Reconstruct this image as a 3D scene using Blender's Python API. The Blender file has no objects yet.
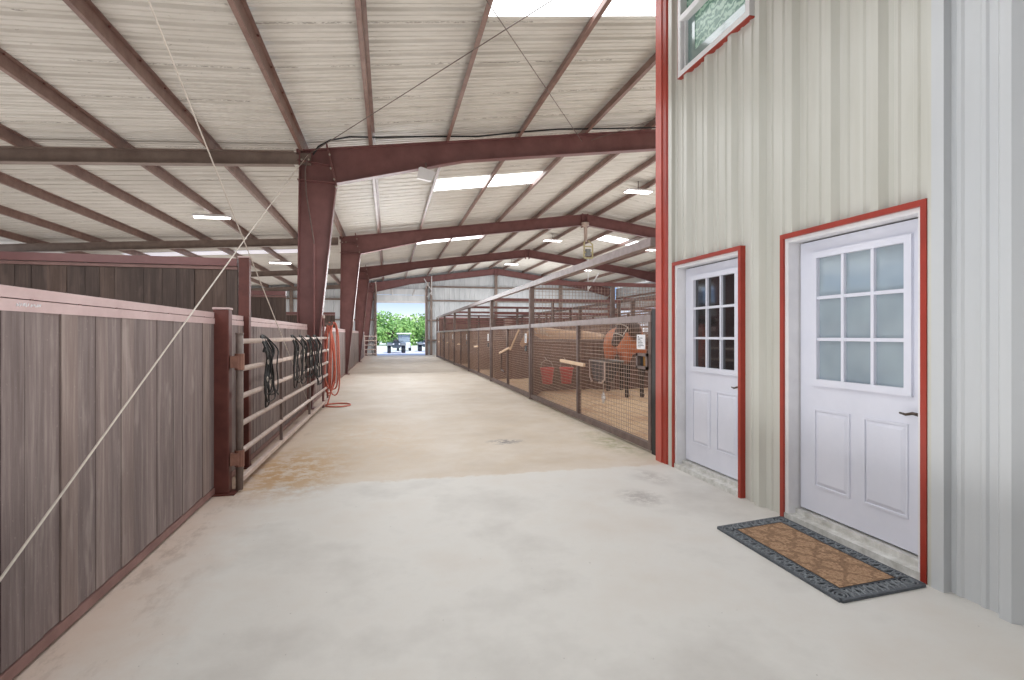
import bpy, bmesh, math, random
from mathutils import Vector, Matrix, noise
random.seed(7)
scene = bpy.context.scene
COL = scene.collection
PI = math.pi

# ------------------------------------------------------------------ materials
def lin(c):
    c = c / 255.0
    return c / 12.92 if c <= 0.04045 else ((c + 0.055) / 1.055) ** 2.4
def rgb(r, g, b): return (lin(r), lin(g), lin(b), 1.0)

class NT:
    def __init__(s, name):
        s.m = bpy.data.materials.new(name); s.m.use_nodes = True
        s.t = s.m.node_tree; s.n = s.t.nodes; s.b = s.n['Principled BSDF']
    def node(s, typ, **kw):
        n = s.n.new(typ)
        for k, v in kw.items():
            if k in n.inputs.keys(): n.inputs[k].default_value = v
            else: setattr(n, k, v)
        return n
    def link(s, a, b): s.t.links.new(a, b)
    def coord(s, scale=(1, 1, 1), loc=(0, 0, 0), kind='Object'):
        tc = s.node('ShaderNodeTexCoord'); mp = s.node('ShaderNodeMapping')
        mp.inputs['Scale'].default_value = scale; mp.inputs['Location'].default_value = loc
        s.link(tc.outputs[kind], mp.inputs['Vector']); return mp.outputs[0]
    def world_coord(s, scale=(1, 1, 1)):
        g = s.node('ShaderNodeNewGeometry'); mp = s.node('ShaderNodeMapping')
        mp.inputs['Scale'].default_value = scale
        s.link(g.outputs['Position'], mp.inputs['Vector']); return mp.outputs[0]
    def noise(s, vec, scale, detail=4, rough=0.6):
        n = s.node('ShaderNodeTexNoise'); n.inputs['Scale'].default_value = scale
        n.inputs['Detail'].default_value = detail; n.inputs['Roughness'].default_value = rough
        s.link(vec, n.inputs['Vector']); return n.outputs[0]
    def ramp(s, fac, stops):
        r = s.node('ShaderNodeValToRGB'); e = r.color_ramp.elements
        while len(e) < len(stops): e.new(0.5)
        for i, (p, c) in enumerate(stops): e[i].position = p; e[i].color = c
        s.link(fac, r.inputs[0]); return r.outputs[0]
    def mix(s, fac, a, b, mode='MIX'):
        m = s.node('ShaderNodeMix', data_type='RGBA', blend_type=mode)
        for v, i in ((fac, 0), (a, 6), (b, 7)):
            if hasattr(v, 'links') or hasattr(v, 'is_linked'): s.link(v, m.inputs[i])
            else: m.inputs[i].default_value = v
        return m.outputs[2]
    def math(s, op, a, b=0.0):
        m = s.node('ShaderNodeMath', operation=op)
        for v, i in ((a, 0), (b, 1)):
            if hasattr(v, 'is_linked'): s.link(v, m.inputs[i])
            else: m.inputs[i].default_value = v
        return m.outputs[0]
    def out(s, col, rough=0.6, metal=0.0, bump=None, bstr=0.2, bdist=0.01):
        if hasattr(col, 'is_linked'): s.link(col, s.b.inputs['Base Color'])
        else: s.b.inputs['Base Color'].default_value = col
        s.b.inputs['Roughness'].default_value = rough; s.b.inputs['Metallic'].default_value = metal
        if bump is not None:
            b = s.node('ShaderNodeBump'); b.inputs['Strength'].default_value = bstr
            b.inputs['Distance'].default_value = bdist
            s.link(bump, b.inputs['Height']); s.link(b.outputs[0], s.b.inputs['Normal'])
        return s.m
W = (1, 1, 1, 1); K = (0, 0, 0, 1)

def plain(name, c1, c2=None, scale=6, rough=0.55, metal=0.0, bump=0.0):
    t = NT(name); v = t.world_coord()
    c2 = c2 or tuple(x * 0.82 for x in c1[:3]) + (1,)
    n = t.noise(v, scale, 5, 0.65)
    c = t.ramp(n, [(0.3, c2), (0.7, c1)])
    return t.out(c, rough, metal, n if bump else None, bump)

M = {}
# painted / dusty steels
M['maroon'] = plain('maroon_paint', rgb(130, 88, 86), rgb(110, 70, 68), 3, 0.4)
M['purlin'] = plain('purlin_paint', rgb(142, 114, 104), rgb(110, 80, 71), 4, 0.4)
M['lean_beam'] = plain('dark_beam_paint', rgb(142, 126, 116), rgb(116, 98, 90), 3, 0.4)
M['dusty'] = plain('dusty_steel', rgb(124, 106, 100), rgb(96, 80, 76), 8, 0.6)
M['toprail'] = plain('dusty_top_rail', rgb(150, 136, 134), rgb(122, 108, 106), 8, 0.45)
M['gatepipe'] = plain('pale_dusty_pipe', rgb(205, 186, 176), rgb(178, 158, 148), 9, 0.5)
M['gatepost'] = plain('dark_gate_pole', rgb(132, 116, 108), rgb(104, 90, 84), 9, 0.5)
M['rust'] = plain('rusty_hinge', rgb(150, 108, 92), rgb(118, 80, 68), 12, 0.7)
M['postred'] = plain('red_brown_post', rgb(108, 58, 50), rgb(84, 42, 36), 6, 0.5)
M['railpink'] = plain('sunlit_pink_rail', rgb(204, 178, 176), rgb(186, 158, 156), 5, 0.5)  # pale pink puts the rail's sunlit look into its colour
M['railbrown'] = plain('brown_rail', rgb(146, 112, 106), rgb(118, 86, 80), 5, 0.55)
M['red'] = plain('red_trim', rgb(166, 56, 40), rgb(142, 44, 30), 3, 0.4)
M['redlit'] = plain('red_trim_painted_sun', rgb(196, 96, 84), rgb(180, 80, 68), 3, 0.4)  # lighter copy of the trim red, its sunlit side put in colour
M['white'] = plain('white_paint', rgb(232, 231, 232), rgb(216, 215, 218), 4, 0.4)
M['door'] = plain('door_white', rgb(222, 223, 234), rgb(212, 214, 226), 2, 0.38)
M['paper'] = plain('paper', rgb(240, 240, 242), rgb(226, 226, 230), 8, 0.8)
M['ink'] = plain('ink', rgb(70, 72, 84), rgb(60, 62, 74), 8, 0.8)
M['black'] = plain('black_plastic', rgb(30, 30, 32), rgb(20, 20, 22), 10, 0.45)
M['rope'] = plain('black_leather', rgb(46, 44, 44), rgb(24, 24, 25), 25, 0.55)
M['hose'] = plain('orange_hose', rgb(216, 124, 104), rgb(192, 98, 80), 14, 0.5)
M['wire'] = plain('pale_cable', rgb(214, 204, 192), rgb(190, 180, 170), 8, 0.4)
M['wiredark'] = plain('dark_cable', rgb(120, 104, 96), rgb(96, 82, 76), 8, 0.4)
M['mesh'] = plain('wire_mesh', rgb(180, 152, 136), rgb(146, 120, 106), 20, 0.4)
M['bucket'] = plain('red_plastic', rgb(222, 62, 70), rgb(200, 46, 54), 8, 0.4)
M['grey'] = plain('grey_plastic', rgb(140, 142, 142), rgb(116, 118, 118), 8, 0.5)
M['sill'] = plain('worn_sill', rgb(222, 221, 218), rgb(176, 174, 168), 12, 0.6)
M['darkgap'] = plain('dark_seal', rgb(34, 34, 38), rgb(24, 24, 28), 6, 0.7)
M['tire'] = plain('tire', rgb(60, 62, 70), rgb(44, 46, 52), 8, 0.8)
M['atv'] = plain('dark_green_body', rgb(86, 96, 108), rgb(60, 70, 80), 5, 0.4)
M['handle'] = plain('antique_metal', rgb(100, 88, 80), rgb(70, 60, 54), 20, 0.35, 0.8)
M['yellow'] = plain('yellow_paint', rgb(204, 194, 152), rgb(170, 158, 116), 8, 0.5)
M['straw'] = plain('amber_feed', rgb(170, 122, 52), rgb(110, 70, 26), 30, 0.8)
M['bolt'] = plain('bolt', rgb(190, 180, 170), rgb(150, 140, 130), 20, 0.4)

def m_siding(name, c1, c2, blue=False):
    t = NT(name); v = t.world_coord((1, 1, 0.12)); n = t.noise(v, 5, 5, 0.6)
    v2 = t.world_coord((1, 1, 1)); n2 = t.noise(v2, 1.3, 3, 0.5)
    c = t.ramp(n, [(0.3, c2), (0.65, c1)])
    c = t.mix(t.math('MULTIPLY', n2, 0.22), c, tuple(x * 0.72 for x in c1[:3]) + (1,))
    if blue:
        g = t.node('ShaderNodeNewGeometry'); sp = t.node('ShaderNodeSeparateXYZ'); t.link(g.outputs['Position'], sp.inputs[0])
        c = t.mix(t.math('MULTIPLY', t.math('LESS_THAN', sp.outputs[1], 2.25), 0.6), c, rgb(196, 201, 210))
    return t.out(c, 0.3, 0.0)
M['siding'] = m_siding('pale_green_grey_siding', rgb(204, 203, 195), rgb(190, 189, 179), True)
M['farsiding'] = m_siding('far_siding', rgb(224, 227, 230), rgb(204, 208, 212))

def m_roof():
    t = NT('dusty_white_roof_sheet')
    v = t.world_coord((0.12, 1.0, 1.0)); n = t.noise(v, 7, 6, 0.65)
    c = t.ramp(n, [(0.25, rgb(192, 187, 178)), (0.62, rgb(216, 212, 205))])
    # dirt specks collected along the lap seams
    g = t.node('ShaderNodeNewGeometry'); sp = t.node('ShaderNodeSeparateXYZ'); t.link(g.outputs['Position'], sp.inputs[0])
    y = t.math('ABSOLUTE', t.math('SUBTRACT', t.math('FRACT', t.math('ADD', t.math('DIVIDE', sp.outputs[1], 1.03), 0.15)), 0.5))
    seam = t.math('LESS_THAN', y, 0.018)
    v3 = t.world_coord((0.7, 1, 1)); n3 = t.noise(v3, 17, 8, 0.85)
    v4 = t.world_coord((1, 1, 1)); n4 = t.noise(v4, 0.7, 2, 0.5)
    sm = t.math('MULTIPLY', t.math('MULTIPLY', seam, t.math('GREATER_THAN', n3, 0.5)), t.math('GREATER_THAN', n4, 0.47))
    c = t.mix(t.math('MULTIPLY', sm, 0.62), c, rgb(92, 82, 72))
    spk = t.math('GREATER_THAN', t.noise(t.world_coord((0.6, 1, 1)), 26, 3, 0.6), 0.7)
    c = t.mix(t.math('MULTIPLY', spk, 0.4), c, rgb(120, 110, 98))
    return t.out(c, 0.5)
M['roof'] = m_roof()

def m_floor():
    t = NT('concrete_floor')
    v = t.world_coord(); n = t.noise(v, 0.9, 8, 0.62); nf = t.noise(v, 14, 8, 0.7)
    near = t.ramp(n, [(0.3, rgb(190, 186, 181)), (0.5, rgb(210, 207, 202)), (0.72, rgb(204, 197, 189))])
    far = t.ramp(n, [(0.3, rgb(186, 172, 156)), (0.5, rgb(200, 188, 174)), (0.7, rgb(210, 201, 190))])
    far = t.mix(t.ramp(t.noise(v, 2.3, 8, 0.7), [(0.45, K), (0.7, (0.6, 0.6, 0.6, 1))]), far, rgb(192, 174, 150))
    g = t.node('ShaderNodeNewGeometry'); sp = t.node('ShaderNodeSeparateXYZ'); t.link(g.outputs['Position'], sp.inputs[0])
    X, Y = sp.outputs[0], sp.outputs[1]
    wob = t.math('MULTIPLY', t.math('SUBTRACT', t.noise(v, 3.5, 6, 0.7), 0.5), 0.35)
    yy = t.math('ADD', Y, wob)
    mr = t.node('ShaderNodeMapRange'); t.link(yy, mr.inputs[0]); mr.inputs[1].default_value = 5.0; mr.inputs[2].default_value = 5.06
    c = t.mix(mr.outputs[0], near, far)
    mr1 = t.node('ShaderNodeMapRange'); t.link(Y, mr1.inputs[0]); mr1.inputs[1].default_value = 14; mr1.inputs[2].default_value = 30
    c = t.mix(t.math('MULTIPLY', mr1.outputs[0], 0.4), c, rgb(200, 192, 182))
    # reddish dust close to the left fence
    mr2 = t.node('ShaderNodeMapRange'); t.link(t.math('ADD', X, t.math('MULTIPLY', wob, 1.6)), mr2.inputs[0])
    mr2.inputs[1].default_value = -0.85; mr2.inputs[2].default_value = -1.4
    c = t.mix(t.math('MULTIPLY', mr2.outputs[0], 0.75), c, rgb(196, 172, 156))
    st = t.math('MULTIPLY', mr2.outputs[0], t.ramp(t.noise(t.world_coord((1, .4, 1)), 5, 8, .75), [(0.52, K), (0.62, W)]))
    c = t.mix(t.math('MULTIPLY', st, 0.45), c, rgb(140, 118, 106))
    # tan dirt beyond the joint near the gate
    def blob(cx, cy, rx, ry, col, amt, c, thr=(0.35, 0.6)):
        dx = t.math('DIVIDE', t.math('SUBTRACT', X, cx), rx); dy = t.math('DIVIDE', t.math('SUBTRACT', Y, cy), ry)
        d = t.math('SQRT', t.math('ADD', t.math('MULTIPLY', dx, dx), t.math('MULTIPLY', dy, dy)))
        m = t.node('ShaderNodeMapRange'); t.link(d, m.inputs[0]); m.inputs[1].default_value = 1.0; m.inputs[2].default_value = 0.3
        nn = t.ramp(t.noise(v, 7, 8, 0.75), [(thr[0], K), (thr[1], W)])
        return t.mix(t.math('MULTIPLY', t.math('MULTIPLY', m.outputs[0], nn), amt), c, col)
    c = blob(-0.95, 5.7, 0.7, 1.3, rgb(178, 142, 100), 1.0, c, (0.42, 0.55))
    c = blob(-0.3, 7.2, 1.2, 2.4, rgb(196, 170, 138), 0.6, c)
    c = blob(1.45, 6.55, 0.28, 0.22, rgb(128, 122, 120), 1.0, c, (0.47, 0.54))
    c = blob(2.05, 4.05, 0.22, 0.3, rgb(150, 144, 142), 0.7, c, (0.4, 0.55))
    c = blob(2.45, 4.6, 0.18, 0.35, rgb(168, 162, 158), 0.6, c, (0.45, 0.55))
    c = blob(2.75, 6.2, 0.35, 1.0, rgb(140, 138, 100), 0.75, c, (0.4, 0.6))
    c = blob(2.85, 9.0, 0.25, 2.5, rgb(158, 146, 116), 0.6, c, (0.4, 0.6))
    spk = t.math('GREATER_THAN', t.noise(v, 34, 2, 0.5), 0.765)
    c = t.mix(t.math('MULTIPLY', spk, 0.4), c, rgb(90, 80, 72))
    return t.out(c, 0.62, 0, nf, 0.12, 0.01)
M['floor'] = m_floor()

def m_wood(name, cols, var=0.35):
    t = NT(name)
    at = t.node('ShaderNodeAttribute', attribute_name='rnd')
    v = t.world_coord((9, 9, 0.55))
    sc = t.node('ShaderNodeVectorMath', operation='ADD'); t.link(v, sc.inputs[0]); t.link(at.outputs['Color'], sc.inputs[1])
    n = t.noise(sc.outputs[0], 2.2, 9, 0.72)
    c = t.ramp(n, [(0.28, cols[0]), (0.5, cols[1]), (0.72, cols[2])])
    c2 = t.ramp(at.outputs['Fac'], [(0.0, cols[0]), (0.5, cols[1]), (1.0, cols[3])])
    c = t.mix(var, c, c2)
    v2 = t.world_coord((3, 3, 1.4)); k = t.ramp(t.noise(v2, 2.6, 6, 0.75), [(0.64, K), (0.72, W)])
    c = t.mix(t.math('MULTIPLY', k, 0.45), c, cols[2])
    vb = t.world_coord((5, 5, 1.6)); kb = t.ramp(t.noise(vb, 1.5, 3, 0.5), [(0.62, K), (0.70, W)])
    c = t.mix(t.math('MULTIPLY', kb, 0.35), c, cols[2])
    vd = t.world_coord((16, 16, 0.5)); kd = t.ramp(t.noise(vd, 1.8, 7, 0.8), [(0.30, W), (0.42, K)])
    c = t.mix(t.math('MULTIPLY', kd, 0.55), c, tuple(x * .45 for x in cols[0][:3]) + (1,))
    v3 = t.world_coord((1, 1, 1)); k2 = t.ramp(t.noise(v3, 60, 2, 0.5), [(0.68, K), (0.74, W)])
    c = t.mix(t.math('MULTIPLY', k2, 0.3), c, cols[2])
    return t.out(c, 0.75, 0, n, 0.35, 0.01)
M['wood'] = m_wood('weathered_planks', [rgb(92, 78, 76), rgb(128, 113, 110), rgb(172, 158, 152), rgb(154, 132, 120)])
M['darkwood'] = m_wood('dark_planks', [rgb(58, 46, 42), rgb(82, 68, 62), rgb(118, 100, 92), rgb(104, 82, 70)])
M['redwood'] = m_wood('brown_stall_planks', [rgb(66, 46, 42), rgb(92, 66, 59), rgb(124, 92, 82), rgb(110, 76, 66)])
M['bar'] = m_wood('pale_wood_bar', [rgb(200, 170, 140), rgb(214, 186, 158), rgb(228, 204, 178), rgb(220, 190, 160)])

def m_mat():
    t = NT('coir'); v = t.coord((1, 1, 1))
    n = t.noise(v, 55, 4, 0.8)
    w = t.node('ShaderNodeTexWave', wave_type='BANDS', bands_direction='DIAGONAL'); t.link(v, w.inputs[0])
    w.inputs['Scale'].default_value = 3.2; w.inputs['Distortion'].default_value = 4; w.inputs['Detail'].default_value = 3; w.inputs['Detail Scale'].default_value = 4
    v2 = t.coord((-1, 1, 1))
    w2 = t.node('ShaderNodeTexWave', wave_type='BANDS', bands_direction='DIAGONAL'); t.link(v2, w2.inputs[0])
    w2.inputs['Scale'].default_value = 3.2; w2.inputs['Distortion'].default_value = 4; w2.inputs['Detail'].default_value = 3; w2.inputs['Detail Scale'].default_value = 4
    mx = t.math('MAXIMUM', w.outputs['Fac'], w2.outputs['Fac'])
    c = t.ramp(n, [(0.3, rgb(104, 78, 56)), (0.6, rgb(186, 150, 118))])
    k = t.ramp(mx, [(0.78, K), (0.96, W)])
    c = t.mix(t.math('MULTIPLY', k, 0.55), c, rgb(112, 84, 62))
    return t.out(c, 0.95, 0, n, 0.8, 0.01)
M['coir'] = m_mat()
M['rubber'] = plain('dark_rubber', rgb(92, 98, 104), rgb(66, 70, 76), 30, 0.6)
M['rubberlight'] = plain('worn_rubber', rgb(124, 130, 134), rgb(96, 100, 106), 30, 0.6)

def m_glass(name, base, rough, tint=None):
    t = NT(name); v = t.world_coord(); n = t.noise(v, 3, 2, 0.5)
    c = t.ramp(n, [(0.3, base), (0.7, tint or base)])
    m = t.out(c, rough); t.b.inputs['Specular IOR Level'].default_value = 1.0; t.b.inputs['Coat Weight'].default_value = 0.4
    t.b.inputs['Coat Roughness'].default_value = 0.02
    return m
M['glassblue'] = m_glass('painted_reflection_glass', rgb(140, 154, 164), 0.1, rgb(160, 174, 182))  # pale blue base colour stands in for the milky reflection
M['glassdark'] = m_glass('dark_glass', rgb(30, 32, 34), 0.06, rgb(44, 44, 46))
def m_reflectglass():
    t = NT('painted_roof_reflection'); v = t.world_coord((1, 1, 1)); n = t.noise(v, 9, 3, 0.6)
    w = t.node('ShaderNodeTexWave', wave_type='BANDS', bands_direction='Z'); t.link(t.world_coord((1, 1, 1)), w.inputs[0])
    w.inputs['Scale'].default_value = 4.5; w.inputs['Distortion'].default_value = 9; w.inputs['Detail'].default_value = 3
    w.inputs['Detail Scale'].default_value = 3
    c = t.ramp(w.outputs['Fac'], [(0.2, rgb(96, 140, 122)), (0.6, rgb(136, 176, 156)), (0.9, rgb(176, 208, 190))])  # green bands paint the corrugated roof's reflection into the pane
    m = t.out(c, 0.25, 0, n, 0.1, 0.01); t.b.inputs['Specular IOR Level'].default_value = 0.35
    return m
M['reflectglass'] = m_reflectglass()
M['tealshade'] = m_glass('teal_painted_shade', rgb(110, 136, 134), 0.1, rgb(128, 152, 150))  # darker teal paints the shaded border of the window pane

def m_emit(name, col, st):
    t = NT(name); t.out(col, 0.6)
    v = t.world_coord((1, 1, 1)); n = t.noise(v, 2, 2, 0.5)
    c = t.ramp(n, [(0.2, tuple(x * 0.94 for x in col[:3]) + (1,)), (0.6, col)])
    t.link(c, t.b.inputs['Emission Color']); t.b.inputs['Emission Strength'].default_value = st
    return t.m
M['sky_light'] = m_emit('skylight_panel', (0.93, 0.97, 1.0, 1), 3.0)
M['sky_dim'] = m_emit('dim_skylight_panel', (0.9, 0.9, 1.0, 1), 0.25)
M['led'] = m_emit('led_lens', (1, 0.98, 0.95, 1), 6.0)

def m_horse(name, stops, dark=False):
    t = NT(name); tc = t.node('ShaderNodeTexCoord'); sp = t.node('ShaderNodeSeparateXYZ'); t.link(tc.outputs['Object'], sp.inputs[0])
    n = t.noise(t.coord((1, 1, 1)), 5, 5, 0.6)
    z = t.math('ADD', t.math('DIVIDE', sp.outputs[2], 2.0), t.math('MULTIPLY', t.math('SUBTRACT', n, 0.5), 0.06))
    c = t.ramp(z, stops)
    if dark: c = t.mix(t.ramp(t.math('ADD', sp.outputs[0], t.math('MULTIPLY', n, .15)), [(0.70, K), (0.80, W)]), c, rgb(62, 42, 36))
    return t.out(c, 0.5)
M['bay'] = m_horse('bay_coat', [(0.33, rgb(30, 24, 23)), (0.41, rgb(196, 104, 64)), (0.6, rgb(216, 128, 78)), (0.80, rgb(150, 88, 60))], True)
M['tanhorse'] = m_horse('tan_coat', [(0.1, rgb(205, 175, 150)), (0.4, rgb(196, 150, 112)), (0.7, rgb(214, 176, 142)), (0.9, rgb(222, 192, 162))])
M['mane'] = plain('dark_hair', rgb(52, 42, 40), rgb(32, 26, 25), 30, 0.6)
M['palemane'] = plain('pale_hair', rgb(226, 208, 186), rgb(206, 186, 160), 30, 0.6)
M['halter'] = plain('pale_halter', rgb(206, 198, 190), rgb(180, 172, 164), 20, 0.6)

def m_bedding():
    t = NT('wood_shavings'); v = t.world_coord(); n = t.noise(v, 22, 8, 0.8); n2 = t.noise(v, 1.7, 5, 0.6)
    c = t.ramp(n, [(0.3, rgb(188, 150, 116)), (0.5, rgb(224, 194, 160)), (0.7, rgb(244, 224, 196))])
    c = t.mix(t.ramp(n2, [(0.5, K), (0.68, (0.6, 0.6, 0.6, 1))]), c, rgb(176, 124, 92))
    return t.out(c, 0.9, 0, n, 0.7, 0.03)
M['bedding'] = m_bedding()
M['leaf'] = plain('leaves', rgb(168, 200, 118), rgb(112, 158, 84), 1.2, 0.7)
M['leaf2'] = plain('leaves_light', rgb(192, 216, 140), rgb(138, 180, 100), 1.2, 0.7)
M['trunk'] = plain('bark', rgb(110, 90, 74), rgb(80, 64, 52), 5, 0.9)
def m_ground():
    t = NT('outdoor_ground'); v = t.world_coord(); n = t.noise(v, 0.5, 6, 0.6)
    g = t.node('ShaderNodeNewGeometry'); sp = t.node('ShaderNodeSeparateXYZ'); t.link(g.outputs['Position'], sp.inputs[0])
    c = t.ramp(n, [(0.3, rgb(196, 192, 200)), (0.7, rgb(212, 208, 214))])
    gr = t.ramp(n, [(0.3, rgb(206, 208, 180)), (0.7, rgb(222, 222, 206))])
    f = t.math('GREATER_THAN', sp.outputs[1], 47)
    return t.out(t.mix(f, c, gr), 0.85)
M['ground'] = m_ground()

# ------------------------------------------------------------------ mesh builder
class MB:
    def __init__(s): s.v = []; s.f = []; s.r = []
    def add(s, vs, fs):
        o = len(s.v); s.v += [tuple(p) for p in vs]; s.f += [tuple(i + o for i in f) for f in fs]
        s.r += [random.random()] * len(fs); return s
    def box(s, x0, x1, y0, y1, z0, z1):
        vs = [(x, y, z) for z in (z0, z1) for y in (y0, y1) for x in (x0, x1)]
        return s.add(vs, [(0, 2, 3, 1), (4, 5, 7, 6), (0, 1, 5, 4), (2, 6, 7, 3), (0, 4, 6, 2), (1, 3, 7, 5)])
    def bar(s, p, q, w, h, up=(0, 0, 1)):
        p, q = Vector(p), Vector(q); d = (q - p).normalized(); up = Vector(up)
        if abs(d.dot(up)) > 0.98: up = Vector((1, 0, 0))
        a = d.cross(up).normalized() * w / 2; b = a.cross(d).normalized() * h / 2
        vs = [p - a - b, p + a - b, p + a + b, p - a + b, q - a - b, q + a - b, q + a + b, q - a + b]
        return s.add(vs, [(0, 3, 2, 1), (4, 5, 6, 7), (0, 1, 5, 4), (1, 2, 6, 5), (2, 3, 7, 6), (3, 0, 4, 7)])
    def tube(s, path, r, n=8, closed=False, flat=1.0):
        P = [Vector(p) for p in path]; rings = []; m = len(P)
        rr = r if isinstance(r, (list, tuple)) else [r] * m
        nrm = None
        for i, p in enumerate(P):
            a = P[(i - 1) % m] if (closed or i > 0) else p; b = P[(i + 1) % m] if (closed or i < m - 1) else p
            d = (b - a).normalized()
            if nrm is None:
                nrm = d.cross(Vector((0, 0, 1)));
                if nrm.length < 0.05: nrm = d.cross(Vector((1, 0, 0)))
            nrm = (nrm - d * nrm.dot(d)).normalized(); bn = d.cross(nrm)
            rings.append([p + (nrm * math.cos(2 * PI * k / n) + bn * math.sin(2 * PI * k / n) * flat) * rr[i] for k in range(n)])
        vs = [v for rg in rings for v in rg]; fs = []
        for i in range(m if closed else m - 1):
            j = (i + 1) % m
            for k in range(n):
                fs.append((i * n + k, i * n + (k + 1) % n, j * n + (k + 1) % n, j * n + k))
        if not closed: fs += [tuple(range(n - 1, -1, -1)), tuple((m - 1) * n + k for k in range(n))]
        return s.add(vs, fs)
    def prism(s, poly, fn, a0, a1):
        n = len(poly)
        vs = [fn(u, v, a0) for u, v in poly] + [fn(u, v, a1) for u, v in poly]
        fs = [(i, (i + 1) % n, n + (i + 1) % n, n + i) for i in range(n)] + [tuple(range(n - 1, -1, -1)), tuple(range(n, 2 * n))]
        return s.add(vs, fs)
    def lathe(s, prof, c, n=20, axis='z'):
        vs = []; fs = []
        for r, h in prof:
            for k in range(n):
                a = 2 * PI * k / n; x, y = r * math.cos(a), r * math.sin(a)
                vs.append({'z': (c[0] + x, c[1] + y, c[2] + h), 'x': (c[0] + h, c[1] + x, c[2] + y), 'y': (c[0] + x, c[1] + h, c[2] + y)}[axis])
        for i in range(len(prof) - 1):
            for k in range(n):
                fs.append((i * n + k, i * n + (k + 1) % n, (i + 1) * n + (k + 1) % n, (i + 1) * n + k))
        fs += [tuple(range(n - 1, -1, -1)), tuple((len(prof) - 1) * n + k for k in range(n))]
        return s.add(vs, fs)
    def build(s, name, mat, parent=None, smooth=False, bevel=0.0):
        if parent is not None:
            root = parent
            off = Vector((0, 0, 0)); q = parent
            while q is not None: off += q.location; q = q.parent
        else:
            xs = [v[0] for v in s.v]; ys = [v[1] for v in s.v]; zs = [v[2] for v in s.v]
            off = Vector(((min(xs) + max(xs)) / 2, (min(ys) + max(ys)) / 2, min(zs)))
        me = bpy.data.meshes.new(name)
        me.from_pydata([tuple(Vector(v) - off) for v in s.v], [], s.f)
        ca = me.attributes.new('rnd', 'FLOAT_COLOR', 'CORNER')
        li = 0
        for f, r in zip(s.f, s.r):
            for _ in f: ca.data[li].color = (r, r, r, 1); li += 1
        bm = bmesh.new(); bm.from_mesh(me); bmesh.ops.recalc_face_normals(bm, faces=bm.faces); bm.to_mesh(me); bm.free()
        me.materials.append(M[mat])
        o = bpy.data.objects.new(name, me); COL.objects.link(o)
        if parent is not None: o.parent = parent
        else: o.location = off
        if smooth:
            for p in me.polygons: p.use_smooth = True
        if bevel:
            b = o.modifiers.new('bevel', 'BEVEL'); b.width = bevel; b.segments = 2; b.limit_method = 'ANGLE'
        return o

def tag(o, label=None, cat=None, group=None, kind=None):
    if label: o['label'] = label
    if cat: o['category'] = cat
    if group: o['group'] = group
    if kind: o['kind'] = kind
    return o
def thing(name, loc, label, cat, group=None, kind=None):
    o = bpy.data.objects.new(name, None); COL.objects.link(o); o.location = loc; o.empty_display_size = 0.1
    return tag(o, label, cat, group, kind)
def copy_tree(o, parent=None):
    c = o.copy(); COL.objects.link(c); c.parent = parent
    for ch in list(o.children): copy_tree(ch, c)
    return c

# ------------------------------------------------------------------ dimensions
H = 1.35
FR = [10.3, 19.05, 27.6, 36.0]            # steel frame positions along the aisle
def zr(x):                                 # top of main rafter
    return 4.78 + 0.14 * (min(x, 7.3) + 1.0) - 0.14 * max(0, x - 7.3)
def zl(x): return 4.68 + 0.0625 * (x + 1.6)
XR = 16.3; XL = -12.0; PH = 0.185

# ------------------------------------------------------------------ setting
tag(MB().box(XL, XR, -7, 36.3, -0.15, 0.0).build('floor', 'floor'), 'pale concrete barn floor, tan and dusty beyond the joint', 'floor', kind='structure')
tag(MB().box(-60, 70, 36.3, 160, -0.16, -0.02).build('ground', 'ground'), 'bright bare ground outside the far doorway', 'ground', kind='structure')

def rib_profile(u0, u1, period, phase, hh, inv=1, top=0.03, base=0.085):
    """list of (u, h) of an R-panel between u0 and u1"""
    pts = [(u0, 0)]
    k = math.floor((u0 - phase) / period) - 1
    while phase + k * period < u1 + period:
        c = phase + k * period
        pts += [(c - base / 2, 0), (c - top / 2, hh), (c + top / 2, hh), (c + base / 2, 0)]
        for m in (1, 2):
            q = c + m * period / 3
            pts += [(q - 0.020, 0), (q - 0.010, hh * 0.25), (q + 0.010, hh * 0.25), (q + 0.020, 0)]
        k += 1
    pts = [p for p in pts if u0 < p[0] < u1] + [(u0, 0), (u1, 0)]
    pts.sort(); return pts
def sheet(mb, prof, fn, v0, v1):
    n = len(prof)
    mb.add([fn(u, h, v0) for u, h in prof] + [fn(u, h, v1) for u, h in prof], [(i, i + 1, n + i + 1, n + i) for i in range(n - 1)])

# roof sheets = ceiling
mb = MB()
pr = rib_profile(-7, 36.5, 0.343, 0.1, 0.045)
base = lambda x: (zl(x) + PH) if x < -1.48 else zr(x) + PH
sheet(mb, pr, lambda u, h, v: (v, u, zl(v) + PH + h), XL - 0.4, -1.48)
sheet(mb, pr, lambda u, h, v: (v, u, zr(v) + PH + h), -1.48, 7.3)
sheet(mb, pr, lambda u, h, v: (v, u, zr(v) + PH + h), 7.3, XR + 0.4)
tag(mb.build('ceiling', 'roof'), 'dusty off-white ribbed metal roof sheeting seen from below', 'roof', kind='structure')

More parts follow.
